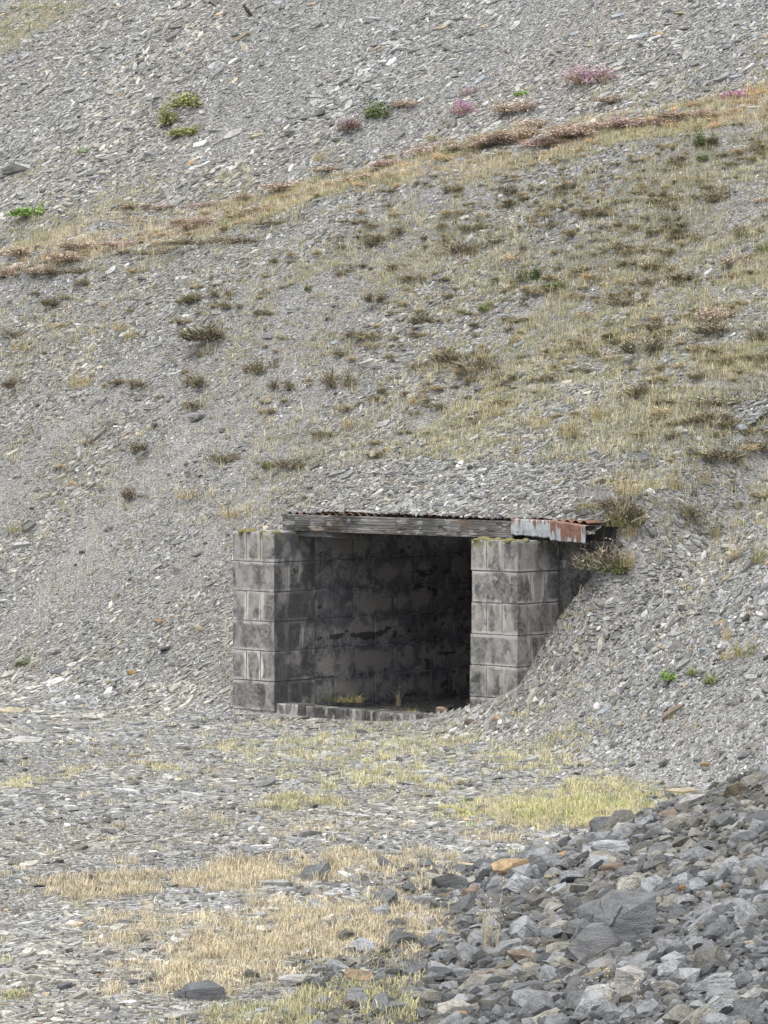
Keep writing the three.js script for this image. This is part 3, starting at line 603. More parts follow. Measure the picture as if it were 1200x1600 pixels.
{ // scree bed lying on the roof
  const us = axis(-0.42, 2.85, -9, 9, 0.05, 0.05), vs = axis(0.25, 2.95, -9, 9, 0.05, 0.05), pos = [], uv = [], col = [], idx = [];
  for (const v of vs) for (const u of us) { let y = moundOn(u, v); if (v < 0.46 && u < 0.02) y = 1.2; pos.push(toX(u, v), y - 0.012 - 0.08 * sstep(2.5, 2.95, v), toZ(u, v)); uv.push(u / 1.3, v / 1.3); col.push(1, 1, 1); }
  for (let j = 0; j < vs.length - 1; j++) for (let i = 0; i < us.length - 1; i++) { const k = j * us.length + i; if (us[i] < -0.01 && vs[j] < 0.46) continue; idx.push(k, k + 1, k + us.length, k + 1, k + us.length + 1, k + us.length); }
  const g = new THREE.BufferGeometry(); g.setAttribute('position', new THREE.Float32BufferAttribute(pos, 3)); g.setAttribute('uv', new THREE.Float32BufferAttribute(uv, 2)); g.setAttribute('color', new THREE.Float32BufferAttribute(col, 3)); g.setIndex(idx); g.computeVertexNormals();
  tag(mesh('roof_ground', g, groundMat), 'bed of slate waste lying on the shelter roof', 'ground', null, 'structure');
}

// ---------------------------------------------------------------- stones
function plateShape(R) { // a split piece of slate, about 1 x 0.16 x 0.62
  const n = 5 + Math.floor(R() * 3), pts = [], ph = R() * 6, tilt = 0.3 * (R() - 0.5), asp = 0.45 + 0.4 * R(), th = 0.05 + 0.09 * R();
  for (let k = 0; k < n; k++) { const a = ph + (k + 0.7 * (R() - 0.5)) / n * 6.283, r = 0.38 + 0.2 * R(), x = r * Math.cos(a), z = r * Math.sin(a) * asp, in_ = 0.86 + 0.12 * R(); pts.push(new THREE.Vector3(x, -th * (0.8 + 0.4 * R()), z), new THREE.Vector3(x * in_, th * (0.7 + 0.5 * R()) + tilt * x * th * 4, z * in_)); }
  return new ConvexGeometry(pts);
}
function blockShape(R, n = 19) { // an angular broken rock, about 1 x 0.6 x 0.8
  const pts = []; for (let k = 0; k < n; k++) { const v = new THREE.Vector3(gauss(R), gauss(R), gauss(R)).normalize(), e = 0.42 / Math.pow(Math.abs(v.x) ** 3.4 + Math.abs(v.y) ** 3.4 + Math.abs(v.z) ** 3.4, 1 / 3.4) * (0.88 + 0.24 * R()); pts.push(v.multiplyScalar(e).multiply(new THREE.Vector3(1.1, 0.66, 0.85))); }
  return new ConvexGeometry(pts);
}
const RS = rng(5), plates = [], rocks = [];
for (let k = 0; k < 7; k++) plates.push(boxUV(plateShape(RS)));
for (let k = 0; k < 6; k++) rocks.push(boxUV(blockShape(RS)));
const stoneTex = texture(512, 512, (x, y) => { const n = fbm(x * 7, y * 7, 4, 701), s = vnoise(x * 90, y * 90, 703), st = fbm(x * 4, y * 46, 3, 705), w = sstep(0.60, 0.72, fbm(x * 13, y * 13, 4, 707)); let v = 0.74 + 0.8 * (n - 0.5) + 0.35 * (s - 0.5) + 0.45 * (st - 0.5); v = lerp(v, 1.0, 0.65 * w); return grey(clamp(v, 0.1, 1), 1, 1, lerp(1, 0.94, w)); });
const stoneBump = texture(512, 512, (x, y) => grey(0.6 * fbm(x * 12, y * 30, 4, 711) + 0.4 * vnoise(x * 80, y * 80, 713)));
const chipMat = new THREE.MeshStandardMaterial({ map: stoneTex, roughness: 0.78 });
const rockMat = new THREE.MeshStandardMaterial({ map: stoneTex, bumpMap: stoneBump, bumpScale: 0.012, roughness: 0.85 });
const WHITE = new THREE.Color();
function stoneColor(R, zone, x, z) { // linear base colours of split slate: blue grey, some weathered pale, tan or rusty
  const k = R(); let v = 0.203 * Math.exp(0.36 * gauss(R)), c = [0.98, 1.0, 1.015];
  const along = 0.79 * x + 0.62 * z, down = 0.62 * x - 0.79 * z, stain = sstep(0.34, 0.66, fbm(along * 1.3 + 4, down * 0.4, 3, 801)); v *= 0.88 + 0.24 * fbm(along * 2.1, down * 0.5, 3, 803); // weathered areas lie in drifts
  if (zone === 'pile') c = [0.955, 1.0, 1.065]; if (zone === 'pile') v *= 1.02 * Math.exp(0.3 * gauss(R)); if (zone === 'upper') v *= 1.06; if (zone === 'flat') v *= 1.14;
  const warm = zone === 'flat' ? 0.26 : zone === 'pile' ? 0.17 : zone === 'upper' ? 0.2 : 0.18;
  if (k < warm * (0.4 + 2.6 * stain)) { c = [1.03, 1.0, 0.90]; v *= 1.03; } else if (R() < 0.015) { c = [1.16, 0.98, 0.70]; }
  if (R() < 0.0025) { c = [1.35, 0.95, 0.62]; } if (R() < (zone === 'pile' ? 0.006 : 0.008)) { v = 0.36 + 0.12 * R(); c = [1, 1, 0.98]; } if (R() < 0.1) v *= 0.5;
  v = clamp(v, 0.05, zone === 'pile' ? 0.34 : 0.48); return WHITE.setRGB(v * c[0] * 1.12, v * c[1] * 1.12, v * c[2] * 1.12);
}
const tmpM = new THREE.Matrix4(), tmpQ = new THREE.Quaternion(), tmpP = new THREE.Vector3(), tmpS = new THREE.Vector3(), UPV = new THREE.Vector3(0, 1, 0);
class Heap { // instanced stones gathered by shape
  constructor(shapes, m) { this.shapes = shapes; this.m = m; this.list = shapes.map(() => []); }
  add(k, matrix, color) { this.list[k].push([matrix.clone(), color.clone()]); }
  build(group, name) { this.list.forEach((l, k) => { if (!l.length) return; const o = new THREE.InstancedMesh(this.shapes[k], this.m, l.length); l.forEach(([m, c], i) => { o.setMatrixAt(i, m); o.setColorAt(i, c); }); o.userData.kind = 'stuff'; put(o, name, group); }); }
}
const camD = (z) => 28 - z;
function seen(x, y, z, side = 1.1) { const d = camD(z), px = x / d * 6000, py = 613 - (y - 2.4) / d * 6000; return Math.abs(px) < 600 + side * 6000 / d && py > -130 && py < 1790 && d > 12; }
const vX = new THREE.Vector3(), vY = new THREE.Vector3(), vZ = new THREE.Vector3();
function poseStone(R, x, y, z, n, L, thick, tiltAmt, sink, aspect = 1, stray = 9) { // stray: how far the long axis turns from the contour
  vY.set(n.x + tiltAmt * gauss(R), n.y + 0.3 * tiltAmt * gauss(R), n.z + tiltAmt * gauss(R)).normalize();
  const t = stray > 5 ? R() * 6.283 : Math.atan2(-n.x, n.z) + stray * gauss(R) + (R() < 0.5 ? Math.PI : 0); // along the contour
  vX.set(Math.cos(t), 0, -Math.sin(t)).addScaledVector(vY, -(Math.cos(t) * vY.x - Math.sin(t) * vY.z)).normalize(); vZ.crossVectors(vX, vY);
  tmpM.makeBasis(vX, vY, vZ).scale(tmpS.set(L, L * thick, L * aspect)); return tmpM.setPosition(x + n.x * sink, y + n.y * sink, z + n.z * sink);
}
function normalMap() { const cache = new Map(); return (x, z) => { const k = Math.round(x * 8) + ',' + Math.round(z * 8); let n = cache.get(k); if (!n) { n = slopeAt(Math.round(x * 8) / 8, Math.round(z * 8) / 8); cache.set(k, n); } return n; }; }
const nrm = normalMap();
function zoneOf(L) { return L.pile > 0.0 ? 'pile' : L.q > 0.72 ? 'upper' : L.q > -0.04 ? 'ledge' : L.y < 0.14 ? 'flat' : 'lower'; }
const overRoof = (x, z) => { const L = land(x, z), u = toU(x, z), v = toV(x, z); if (inShelter(u, v) && v > 0.9) L.y = moundOn(u, v); return L; };
{
  const scree = new THREE.Group(), gravel = new THREE.Group(), heap = new THREE.Group();
  const A = new Heap(plates, chipMat), B = new Heap(plates, chipMat), C = new Heap([...rocks, ...plates.slice(0, 3)], rockMat), R = rng(31);
  const sow = (cell, x0, x1, z0, z1, fn) => { for (let z = z0; z < z1; z += cell) for (let x = x0; x < x1; x += cell) fn(x + cell * R(), z + cell * R()); };
  // lower slope and gravel flat: small pieces, finer and coarser drifts
  const small = (x, z) => {
    if (Math.abs(x) > 0.1 * camD(z) + 1.3) return; const u = toU(x, z), v = toV(x, z), hole = inShelter(u, v); if (hole) return;
    const L = land(x, z), zn = zoneOf(L); if (zn === 'upper' || zn === 'pile' || !seen(x, L.y, z)) return;
    const g = zn === 'flat' || zn === 'ledge' ? patchAt(x, z)[0] : 0; if (R() < g * 0.3) return; if (zn === 'ledge' && R() < 0.75 * sstep(0.4, 0.58, fbm(x * 2, z * 2, 3, 77))) return;
    const drift = sstep(0.2, 0.8, fbm((0.79 * x + 0.62 * z) * 1.5, (0.62 * x - 0.79 * z) * 0.42, 4, 811)), coarse = zn === 'flat' ? 0.0145 + 0.003 * (14 - Math.min(14, z)) / 14 : 0.0150;
    const bank = 0.8 * Math.exp(-(((x + 2.6) / 0.8) ** 2) - (((z - 0.3) / 1.0) ** 2)) + 0.5 * sstep(1.2, 2.6, x - 0.25 * (z - 2)) * sstep(0.2, 2.4, z);
    const Ls = clamp(coarse * (0.52 + 0.8 * drift + bank) * Math.exp(0.46 * gauss(R)), 0.010, 0.11);
    A.add(Math.floor(R() * plates.length), poseStone(R, x, L.y, z, nrm(x, z), Ls * 1.65, 0.6 + 0.5 * R(), zn === 'flat' ? 0.15 : 0.22, Ls * 0.10, 0.5 + 0.45 * R(), 0.6), stoneColor(R, zn, x, z));
  };
  sow(0.0148, -5, 5.2, -11.2, 1.2, small);
  sow(0.0166, -4.2, 4.6, 1.2, 15.6, small);
  // on the roof
  for (let v = 0.228; v < 2.6; v += 0.0155) for (let u = -0.2; u < 2.87; u += 0.0155) { const uu = u + 0.016 * R(), vv = v + 0.016 * R(); if ((uu < 0.04 && vv < 0.5) || vv < 0.228 + 0.07 * sstep(0.50, 0.66, fbm(uu * 3.1, 1, 3, 823))) continue; const y = moundOn(uu, vv); if (y < 1.33) continue; const x = toX(uu, vv), z = toZ(uu, vv), Ls = clamp(0.0185 * (0.7 + 0.6 * fbm(uu * 1.5, vv * 0.6, 3, 811)) * Math.exp(0.46 * gauss(R)), 0.010, 0.08); A.add(Math.floor(R() * plates.length), poseStone(R, x, y - 0.008, z, new THREE.Vector3(-0.22, 0.93, 0.26), Ls * 1.65, 0.6 + 0.5 * R(), 0.22, Ls * 0.1, 0.5 + 0.45 * R(), 0.6), stoneColor(R, 'lower', x, z)); }
  // coarse upper slope
  const upper = (size, keep) => (x, z) => {
    if (R() > keep || Math.abs(x) > 0.1 * camD(z) + 1.3) return; const L = land(x, z), zn = zoneOf(L); if (!(zn === 'upper' || (zn === 'ledge' && R() < 0.25)) || !seen(x, L.y, z)) return;
    const drift = sstep(0.2, 0.8, fbm((0.79 * x + 0.62 * z) * 1.1, (0.62 * x - 0.79 * z) * 0.35, 3, 821)); const g = patchAt(x, z)[0]; if (R() < g) return;
    const Ls = clamp(size * (0.64 + 0.48 * drift) * Math.exp(0.46 * gauss(R)), 0.02, 0.22);
    B.add(Math.floor(R() * plates.length), poseStone(R, x, L.y, z, nrm(x, z), Ls * 1.6, 0.55 + 0.6 * R(), 0.22, Ls * 0.08, 0.5 + 0.45 * R(), 0.5), stoneColor(R, 'upper', x, z));
  };
  sow(0.030, -6, 6.2, -21, -7, upper(0.030, 1)); sow(0.022, -6, 6.2, -21, -7, upper(0.019, 0.8));
  // heap of broken rock, and blocky pieces strewn on the right scree and the flat
  const rubble = (size, keep) => (x, z) => {
    if (R() > keep || Math.abs(x) > 0.1 * camD(z) + 2.0) return; const L = land(x, z); if (L.pile < 0.03 - 0.30 * Math.pow(R(), 2.6) || !seen(x, L.y, z, 2.0)) return;
    const Ls = clamp(size * Math.exp(0.42 * gauss(R)), 0.015, 0.17), k = R() < 0.5 ? Math.floor(R() * 6) : 6 + Math.floor(R() * 3);
    C.add(k, poseStone(R, x, L.y, z, nrm(x, z), Ls * 1.25, k < 6 ? 0.8 + 0.5 * R() : 1.1, 0.4, Ls * 0.12, 0.8 + 0.4 * R()), stoneColor(R, 'pile', x, z));
  };
  sow(0.024, -0.4, 4.4, 6, 15.8, rubble(0.020, 1)); sow(0.040, -0.4, 4.4, 6, 15.8, rubble(0.040, 0.85)); sow(0.11, -0.4, 4.4, 6, 15.8, rubble(0.085, 0.36));
  const strewn = (x, z) => { if (Math.abs(x) > 0.1 * camD(z) + 1.2 || inShelter(toU(x, z), toV(x, z), 0.02)) return; const L = land(x, z), zn = zoneOf(L); if ((zn !== 'flat' && zn !== 'lower') || !seen(x, L.y, z)) return; const p = 0.05 + 0.22 * sstep(0.8, 2.4, x) * sstep(-2, 2, z) + 0.1 * sstep(-2.0, -2.8, x) * sstep(-2, 1, z); if (R() > p) return; const Ls = clamp(0.040 * Math.exp(0.4 * gauss(R)), 0.02, 0.10); C.add(Math.floor(R() * 9), poseStone(R, x, L.y, z, nrm(x, z), Ls * 1.2, 0.7 + 0.4 * R(), 0.3, Ls * 0.1, 1), stoneColor(R, zn, x, z)); };
  sow(0.07, -4.6, 5, -10, 15, strewn);
  // dark rubble on the floor of the shelter
  for (let k = 0; k < 160; k++) { const u = 0.3 + 1.9 * Math.sqrt(R()), v = 0.3 + 1.4 * R(), Ls = 0.05 * Math.exp(0.5 * gauss(R)); C.add(Math.floor(R() * 9), poseStone(R, toX(u, v), -0.02 + 0.12 * sstep(1.2, 2.2, u), toZ(u, v), UPV, Ls * 1.3, 0.9, 0.4, 0, 1), stoneColor(R, 'pile', u, v)); }
  put(scree, 'scree'); tag(scree, 'grey slate chips covering the lower slope and the flat gravel', 'scree', null, 'stuff'); A.build(scree, 'slate_chips');
  put(gravel, 'coarse_scree'); tag(gravel, 'coarse grey slate pieces covering the upper slope above the ledge', 'scree', null, 'stuff'); B.build(gravel, 'slate_pieces');
  put(heap, 'rubble'); tag(heap, 'broken dark rock of the heap and loose stones strewn about', 'rubble', null, 'stuff'); C.build(heap, 'broken_rocks');
  console.log('stones', A.list.reduce((s, l) => s + l.length, 0), B.list.reduce((s, l) => s + l.length, 0), C.list.reduce((s, l) => s + l.length, 0));
}
// single stones that stand out
const TONES = { grey: [0.23, 0.235, 0.245], dark: [0.085, 0.09, 0.10], pale: [0.40, 0.42, 0.45], palegrey: [0.37, 0.37, 0.365], bluepale: [0.36, 0.40, 0.45], palecream: [0.50, 0.47, 0.38], white: [0.64, 0.64, 0.62], tan: [0.40, 0.29, 0.17], tanpale: [0.40, 0.35, 0.25], orange: [0.52, 0.30, 0.11], rust: [0.24, 0.12, 0.065], brown: [0.21, 0.165, 0.13], redbrown: [0.16, 0.115, 0.10], greenpale: [0.37, 0.38, 0.29], pinktan: [0.48, 0.33, 0.25], stone: [0.125, 0.13, 0.14] };
const toneMat = {}; for (const k in TONES) toneMat[k] = new THREE.MeshStandardMaterial({ color: new THREE.Color().setRGB(...TONES[k].map((v) => Math.min(0.7, v * 1.08))), map: stoneTex, bumpMap: stoneBump, bumpScale: k === 'stone' || k === 'dark' ? 0.005 : 0.010, roughness: k === 'dark' ? 0.6 : 0.8 });
const hull = (l) => new ConvexGeometry(l.map((a) => new THREE.Vector3(...a)));
const bigBoulder = boxUV(mergeGeometries([ // a jagged rock: a pointed wedge with a lower shoulder on its left
  hull([[-0.12, 0.36, 0], [0.02, 0.48, -0.2], [0.28, 0.40, -0.25], [0.49, 0.42, -0.02], [0.46, 0.1, 0.12], [0.36, -0.42, 0.30], [0.02, -0.34, 0.42], [-0.06, 0.02, 0.32], [-0.18, -0.45, 0.1], [0.40, -0.5, -0.3], [-0.2, -0.5, -0.35], [-0.1, 0.3, -0.3], [0.15, 0.20, 0.24], [0.3, 0.27, 0.14]]),
  hull([[-0.52, -0.46, 0.2], [-0.5, -0.3, 0.3], [-0.3, -0.02, 0.25], [-0.08, 0.04, 0.3], [0.05, -0.2, 0.45], [-0.02, -0.48, 0.44], [-0.35, -0.5, 0.47], [-0.3, -0.1, -0.1], [-0.5, -0.5, -0.1], [0, -0.5, -0.1], [-0.1, 0.08, 0.02]]),
  hull([[-0.2, 0.1, 0.1], [-0.05, 0.42, -0.05], [0.1, 0.3, 0.2], [-0.02, 0.05, 0.36], [-0.2, -0.3, 0.2], [-0.15, 0.25, -0.2], [0.1, -0.3, 0.1]])]));
const lowBoulder = boxUV(mergeGeometries([
  hull([[-0.5, -0.1, 0.1], [-0.3, 0.3, 0], [0.1, 0.48, -0.1], [0.42, 0.2, 0], [0.5, -0.3, 0.1], [0.2, -0.4, 0.4], [-0.2, -0.4, 0.42], [-0.45, -0.45, 0], [0, -0.45, -0.4], [0.12, 0.2, 0.34], [-0.15, 0.12, 0.36]]),
  hull([[-0.62, -0.42, 0.2], [-0.5, 0.0, 0.15], [-0.3, 0.05, 0.3], [-0.25, -0.45, 0.45], [-0.6, -0.5, -0.1], [-0.2, -0.4, -0.1]])]));
{
  const R = rng(404), boulders = [bigBoulder, lowBoulder];
  let nb = 0;
  for (const [kind, x, z, w, h, shape, tone, label] of SPOTS) {
    if (kind !== 'stone') continue;
    const u = toU(x, z), v = toV(x, z), y = inShelter(u, v) ? (label.includes('chip') ? 0.16 : 0.04) : land(x, z).y, n = nrm(x, z);
    const g = shape === 'boulder' ? boulders[nb++ % 2] : shape === 'block' ? rocks[Math.floor(R() * rocks.length)] : plates[Math.floor(R() * plates.length)];
    const o = mesh(shape === 'boulder' ? 'boulder' : shape === 'block' ? 'rock' : 'slate_slab', g, toneMat[tone]);
    const W = Math.max(0.03, w * 1.05);
    if (shape === 'plate') { o.quaternion.setFromUnitVectors(UPV, new THREE.Vector3(n.x * 0.9 + 0.15 * (R() - 0.5), n.y, n.z * 0.9 + 0.16 + 0.1 * R()).normalize()); o.quaternion.multiply(new THREE.Quaternion().setFromAxisAngle(UPV, 0.5 * (R() - 0.5) + (R() < 0.5 ? Math.PI : 0))); o.scale.set(W * 1.02, clamp(h * 3.2, W * 0.35, W * 1.3), Math.max(W * 0.8, h * 1.6)); o.position.set(x, y + 0.1 * h, z); }
    else { o.rotation.set(0.35 * (R() - 0.5), (R() - 0.5) * 1.0 + (R() < 0.5 ? Math.PI : 0), 0.35 * (R() - 0.5)); if (shape === 'boulder') o.rotation.set(0, nb === 1 ? 0.05 : -0.2, 0); o.scale.set(W * (shape === 'boulder' ? 1.12 : 1.0), h * (shape === 'boulder' ? 1.28 : 1.45), Math.max(W * 0.75, h)); o.position.set(x, y + (shape === 'boulder' ? 0.46 : 0.3) * h, z); }
    tag(o, label, shape === 'plate' ? 'slab' : shape === 'boulder' ? 'boulder' : 'rock');
  }
  // the larger loose pieces of the slopes and of the heap, one by one
  const zones = [['upper', 60, 'on the coarse upper scree'], ['lower', 45, 'on the lower scree slope'], ['flat', 40, 'on the gravel flat'], ['pile', 60, 'on the rock heap']], found = [];
  for (const [zn, want, where] of zones) {
    let got = 0, tries = 0;
    while (got < want && tries++ < 20000) {
      const z = zn === 'upper' ? -17 + 9 * R() : zn === 'lower' ? -9 + 11 * R() : zn === 'flat' ? 0 + 12.5 * R() : 8 + 5.6 * R(), x = (R() * 2 - 1) * 0.097 * camD(z), L = land(x, z); if (zoneOf(L) !== zn || inShelter(toU(x, z), toV(x, z), 0.1)) continue;
      const d = camD(z), px = 600 + x / d * 6000, py = 613 - (L.y - 2.4) / d * 6000; if (py < 8 || py > 1585) continue; if (zn === 'flat' && patchAt(x, z)[0] > 0.35) continue;
      if (found.some((f) => Math.hypot(f.x - x, f.z - z) < (zn === 'upper' ? 0.3 : 0.2)) || SPOTS.some((s) => Math.hypot(s[1] - x, s[2] - z) < 0.12 + s[3] / 2)) continue;
      const k = R(), tone = zn === 'pile' ? (k < 0.5 ? 'grey' : k < 0.7 ? 'dark' : k < 0.85 ? 'palegrey' : k < 0.93 ? 'brown' : 'tanpale') : k < 0.34 ? 'grey' : k < 0.6 ? 'palegrey' : k < 0.76 ? 'bluepale' : k < 0.9 ? 'tanpale' : 'dark';
      const Ls = (zn === 'upper' ? 0.105 : zn === 'lower' ? 0.075 : zn === 'flat' ? 0.075 : 0.11) * (0.8 + 0.5 * R()); found.push({ x, z, y: L.y, px, py, zn, where, tone, Ls, blocky: zn === 'pile' ? R() < 0.6 : R() < 0.12 }); got++;
    }
  }
  const word = { grey: 'grey', dark: 'dark', palegrey: 'pale grey', bluepale: 'pale bluish', tanpale: 'pale tan', brown: 'brown' }, ord = ['first', 'second', 'third', 'fourth', 'fifth', 'sixth', 'seventh', 'eighth', 'ninth', 'tenth', 'eleventh', 'twelfth', 'thirteenth', 'fourteenth', 'fifteenth', 'sixteenth'], bins = new Map();
  for (const f of found) { f.col = f.px < 400 ? 'left' : f.px < 800 ? 'centre' : 'right'; const k = [f.zn, f.tone, f.blocky, f.col].join(); if (!bins.has(k)) bins.set(k, []); bins.get(k).push(f); }
  for (const l of bins.values()) l.sort((a, b) => a.px - b.px).forEach((f, i) => {
    const n = f.zn === 'pile' ? slopeAt(f.x, f.z) : nrm(f.x, f.z), g = f.blocky ? rocks[Math.floor(R() * 6)] : plates[Math.floor(R() * 7)], o = mesh(f.blocky ? 'loose_rock' : 'loose_slate', g, toneMat[f.tone]);
    poseStone(R, f.x, f.y, f.z, n, f.Ls * 1.2, f.blocky ? 0.85 : 0.8, f.blocky ? 0.3 : 0.16, f.Ls * 0.1, 0.85).decompose(o.position, o.quaternion, o.scale);
    tag(o, `${word[f.tone]} ${f.blocky ? 'loose rock' : 'loose slate slab'} ${f.where}, ${f.col}` + (l.length > 1 ? `, ${ord[i] ?? 'another'} from left` : ''), f.blocky ? 'rock' : 'slab', 'larger loose stones ' + f.where);
  });
}

// ---------------------------------------------------------------- plants
function blade(T, R, x, z, len, w, lean, dir, col) { // a bent, tapering blade
  const c = Math.cos(dir), s = Math.sin(dir), m = 0.55, h1 = len * m, o1 = lean * len * 0.3, h2 = len * Math.sqrt(Math.max(0.1, 1 - lean * lean * 0.6)), o2 = lean * len, px = -s * w / 2, pz = c * w / 2;
  const a = [x - px, 0, z - pz], b = [x + px, 0, z + pz], e = [x + c * o1 + px * 0.8, h1, z + s * o1 + pz * 0.8], d = [x + c * o1 - px * 0.8, h1, z + s * o1 - pz * 0.8], t = [x + c * o2, h2, z + s * o2];
  T.quad(a, b, e, d, col); T.tri(d, e, t, col);
}
const leafMat = new THREE.MeshStandardMaterial({ vertexColors: true, roughness: 0.9, side: THREE.DoubleSide });
const scrubMat = new THREE.MeshStandardMaterial({ vertexColors: true, roughness: 0.95, side: THREE.DoubleSide });
const bladeMat = new THREE.MeshStandardMaterial({ vertexColors: true, roughness: 0.85, side: THREE.DoubleSide });
const vary = (R, c, a = 0.3) => { const k = 1 + a * (R() * 2 - 1); return c.map((v) => v * k); };
function turf(seed, n, spread, len, lean, w) { const T = new Tris(), R = rng(seed); for (let k = 0; k < n; k++) { const a = R() * 6.283, r = spread * Math.sqrt(R()); blade(T, R, r * Math.cos(a), r * Math.sin(a), len * (0.45 + 0.8 * R()), w * (0.7 + 0.6 * R()), lean * (0.2 + R()), R() * 6.283, vary(R, [1, 1, 1], 0.22)); } return T.geometry(); }
const shortTurf = [turf(1, 30, 0.04, 0.036, 0.9, 0.0026), turf(2, 30, 0.045, 0.04, 1.0, 0.0026), turf(3, 26, 0.035, 0.046, 0.8, 0.0024)];
const longTurf = [turf(4, 16, 0.035, 0.11, 0.6, 0.0023), turf(5, 14, 0.04, 0.095, 0.75, 0.0023), turf(6, 16, 0.045, 0.13, 0.55, 0.0022)];
const LOOK = { straw: [[0.50, 0.43, 0.30], [0.46, 0.395, 0.28], [0.38, 0.335, 0.23]], yellow: [[0.44, 0.41, 0.24], [0.36, 0.36, 0.20], [0.48, 0.43, 0.28]], lush: [[0.43, 0.42, 0.19], [0.31, 0.36, 0.13], [0.48, 0.45, 0.25]], olive: [[0.34, 0.32, 0.19], [0.43, 0.385, 0.25], [0.29, 0.29, 0.16]], scrub: [[0.36, 0.345, 0.23], [0.44, 0.405, 0.29], [0.27, 0.265, 0.17]] };
{
  const wisps = [turf(7, 6, 0.07, 0.11, 1.0, 0.0022), turf(8, 5, 0.06, 0.14, 0.8, 0.0022)], Wp = new Heap(wisps, bladeMat), S = new Heap(shortTurf, bladeMat), T = new Heap(longTurf, bladeMat), S2 = new Heap(shortTurf, bladeMat), T2 = new Heap(longTurf, bladeMat), R = rng(909);
  const grassAt = (H, x, y, z, look, sc) => { const c = LOOK[look][Math.floor(R() * 3)], k = 0.75 + 0.5 * R(); H.add(Math.floor(R() * 3), tmpM.compose(tmpP.set(x, y - 0.004, z), tmpQ.setFromAxisAngle(UPV, R() * 6.283), tmpS.set(sc, sc * (0.8 + 0.4 * R()), sc)), WHITE.setRGB(c[0] * k, c[1] * k, c[2] * k)); };
  for (let z = -1.2; z < 15; z += 0.034) for (let x = -2.9; x < 3.2; x += 0.034) { // on the flat
    const xx = x + 0.034 * R(), zz = z + 0.034 * R(); if (Math.abs(xx) > 0.1 * camD(zz) + 0.9 || inShelter(toU(xx, zz), toV(xx, zz))) continue; const [g, look] = patchAt(xx, zz), base = 0.012; if (R() > Math.max(base, 0.9 * g * Math.pow(sstep(0.15, 0.85, g) * 0.4 + 0.6 * sstep(0.25, 0.6, fbm(xx * 9, zz * 5, 3, 63)), 1.1))) continue; const L = land(xx, zz); if (L.pile > 0.0) continue;
    const tall = look === 'lush' ? R() < 0.22 : look === 'straw' ? R() < 0.22 : R() < 0.1; grassAt(tall ? T : S, xx, L.y, zz, g < 0.05 || (look === 'lush' && (tall || fbm(xx * 7, zz * 4, 2, 65) > 0.56)) ? (R() < 0.5 ? 'yellow' : 'straw') : look, tall ? (look === 'straw' ? 0.6 : 0.75) * (0.5 + 0.8 * R()) : 0.6 + 0.8 * R());
  }
  for (let z = -18; z < 1.5; z += 0.045) for (let x = -5; x < 5.2; x += 0.045) { // thin dry grass over the slope, thicker to the right, and the grassy ledge
    const xx = x + 0.045 * R(), zz = z + 0.045 * R(); if (Math.abs(xx) > 0.1 * camD(zz) + 1.0 || (inShelter(toU(xx, zz), toV(xx, zz), 0.03) && toV(xx, zz) < 1.1)) continue; const L = overRoof(xx, zz), zn = zoneOf(L); if (!seen(xx, L.y, zz, 1)) continue; let p = 0, look = 'olive';
    const n = fbm(xx * 1.9, zz * 1.9, 4, 901);
    if (zn === 'lower') { const up = sstep(0.9, 2.2, L.y), right = sstep(-2.8, 2.6, xx); p = 0.92 * up * (0.07 + 0.16 * right + sstep(0.54 - 0.20 * right, 0.72 - 0.16 * right, n) * (0.35 + 0.45 * right)); look = fbm(xx * 1.3, zz * 1.3, 2, 907) > 0.6 ? 'olive' : 'scrub'; }
    else if (zn === 'ledge') { p = 0.95 * sstep(0.30, 0.46, fbm(xx * 2, zz * 2, 3, 77)); look = fbm(xx * 1.6, zz * 1.6, 2, 911) > 0.40 + 0.1 * sstep(0, 2.5, xx) ? 'straw' : 'olive'; if (L.q < 0.12) p = Math.max(p, 0.6); }
    else if (zn === 'upper') { p = 0.0015 + patchAt(xx, zz)[0] + 0.5 * sstep(1.3, 0.75, L.q) * sstep(0.44, 0.58, n); look = 'olive'; }
    if (zn === 'lower' && R() < 0.05 + 0.09 * sstep(0.45, 0.6, n)) { const k = 0.75 + 0.5 * R(), c = LOOK[R() < 0.6 ? 'straw' : 'yellow'][Math.floor(R() * 3)]; Wp.add(Math.floor(R() * 2), tmpM.compose(tmpP.set(xx, L.y, zz), tmpQ.setFromAxisAngle(UPV, R() * 6.283), tmpS.setScalar(0.6 + 0.7 * R())), WHITE.setRGB(c[0] * k, c[1] * k, c[2] * k)); }
    if (R() > p) continue; const tall = R() < (zn === 'ledge' ? 0.35 : 0.22); grassAt(tall ? T2 : S2, xx, L.y, zz, R() < 0.12 ? 'straw' : look, tall ? 0.5 + 0.5 * R() : 0.8 + 0.6 * R());
  }
  const G1 = new THREE.Group(), G2 = new THREE.Group(); put(G1, 'ground_grass'); put(G2, 'slope_grass');
  tag(G1, 'short yellow green and straw grass growing through the gravel flat', 'grass', null, 'stuff'); tag(G2, 'thin dry grass over the slope and along the ledge', 'grass', null, 'stuff');
  S.build(G1, 'short_grass'); T.build(G1, 'long_grass'); S2.build(G2, 'short_grass'); T2.build(G2, 'long_grass'); Wp.build(G2, 'thin_stalks');
  console.log('grass', [S, T, S2, T2].map((h) => h.list.reduce((s, l) => s + l.length, 0)).join(' '));
}
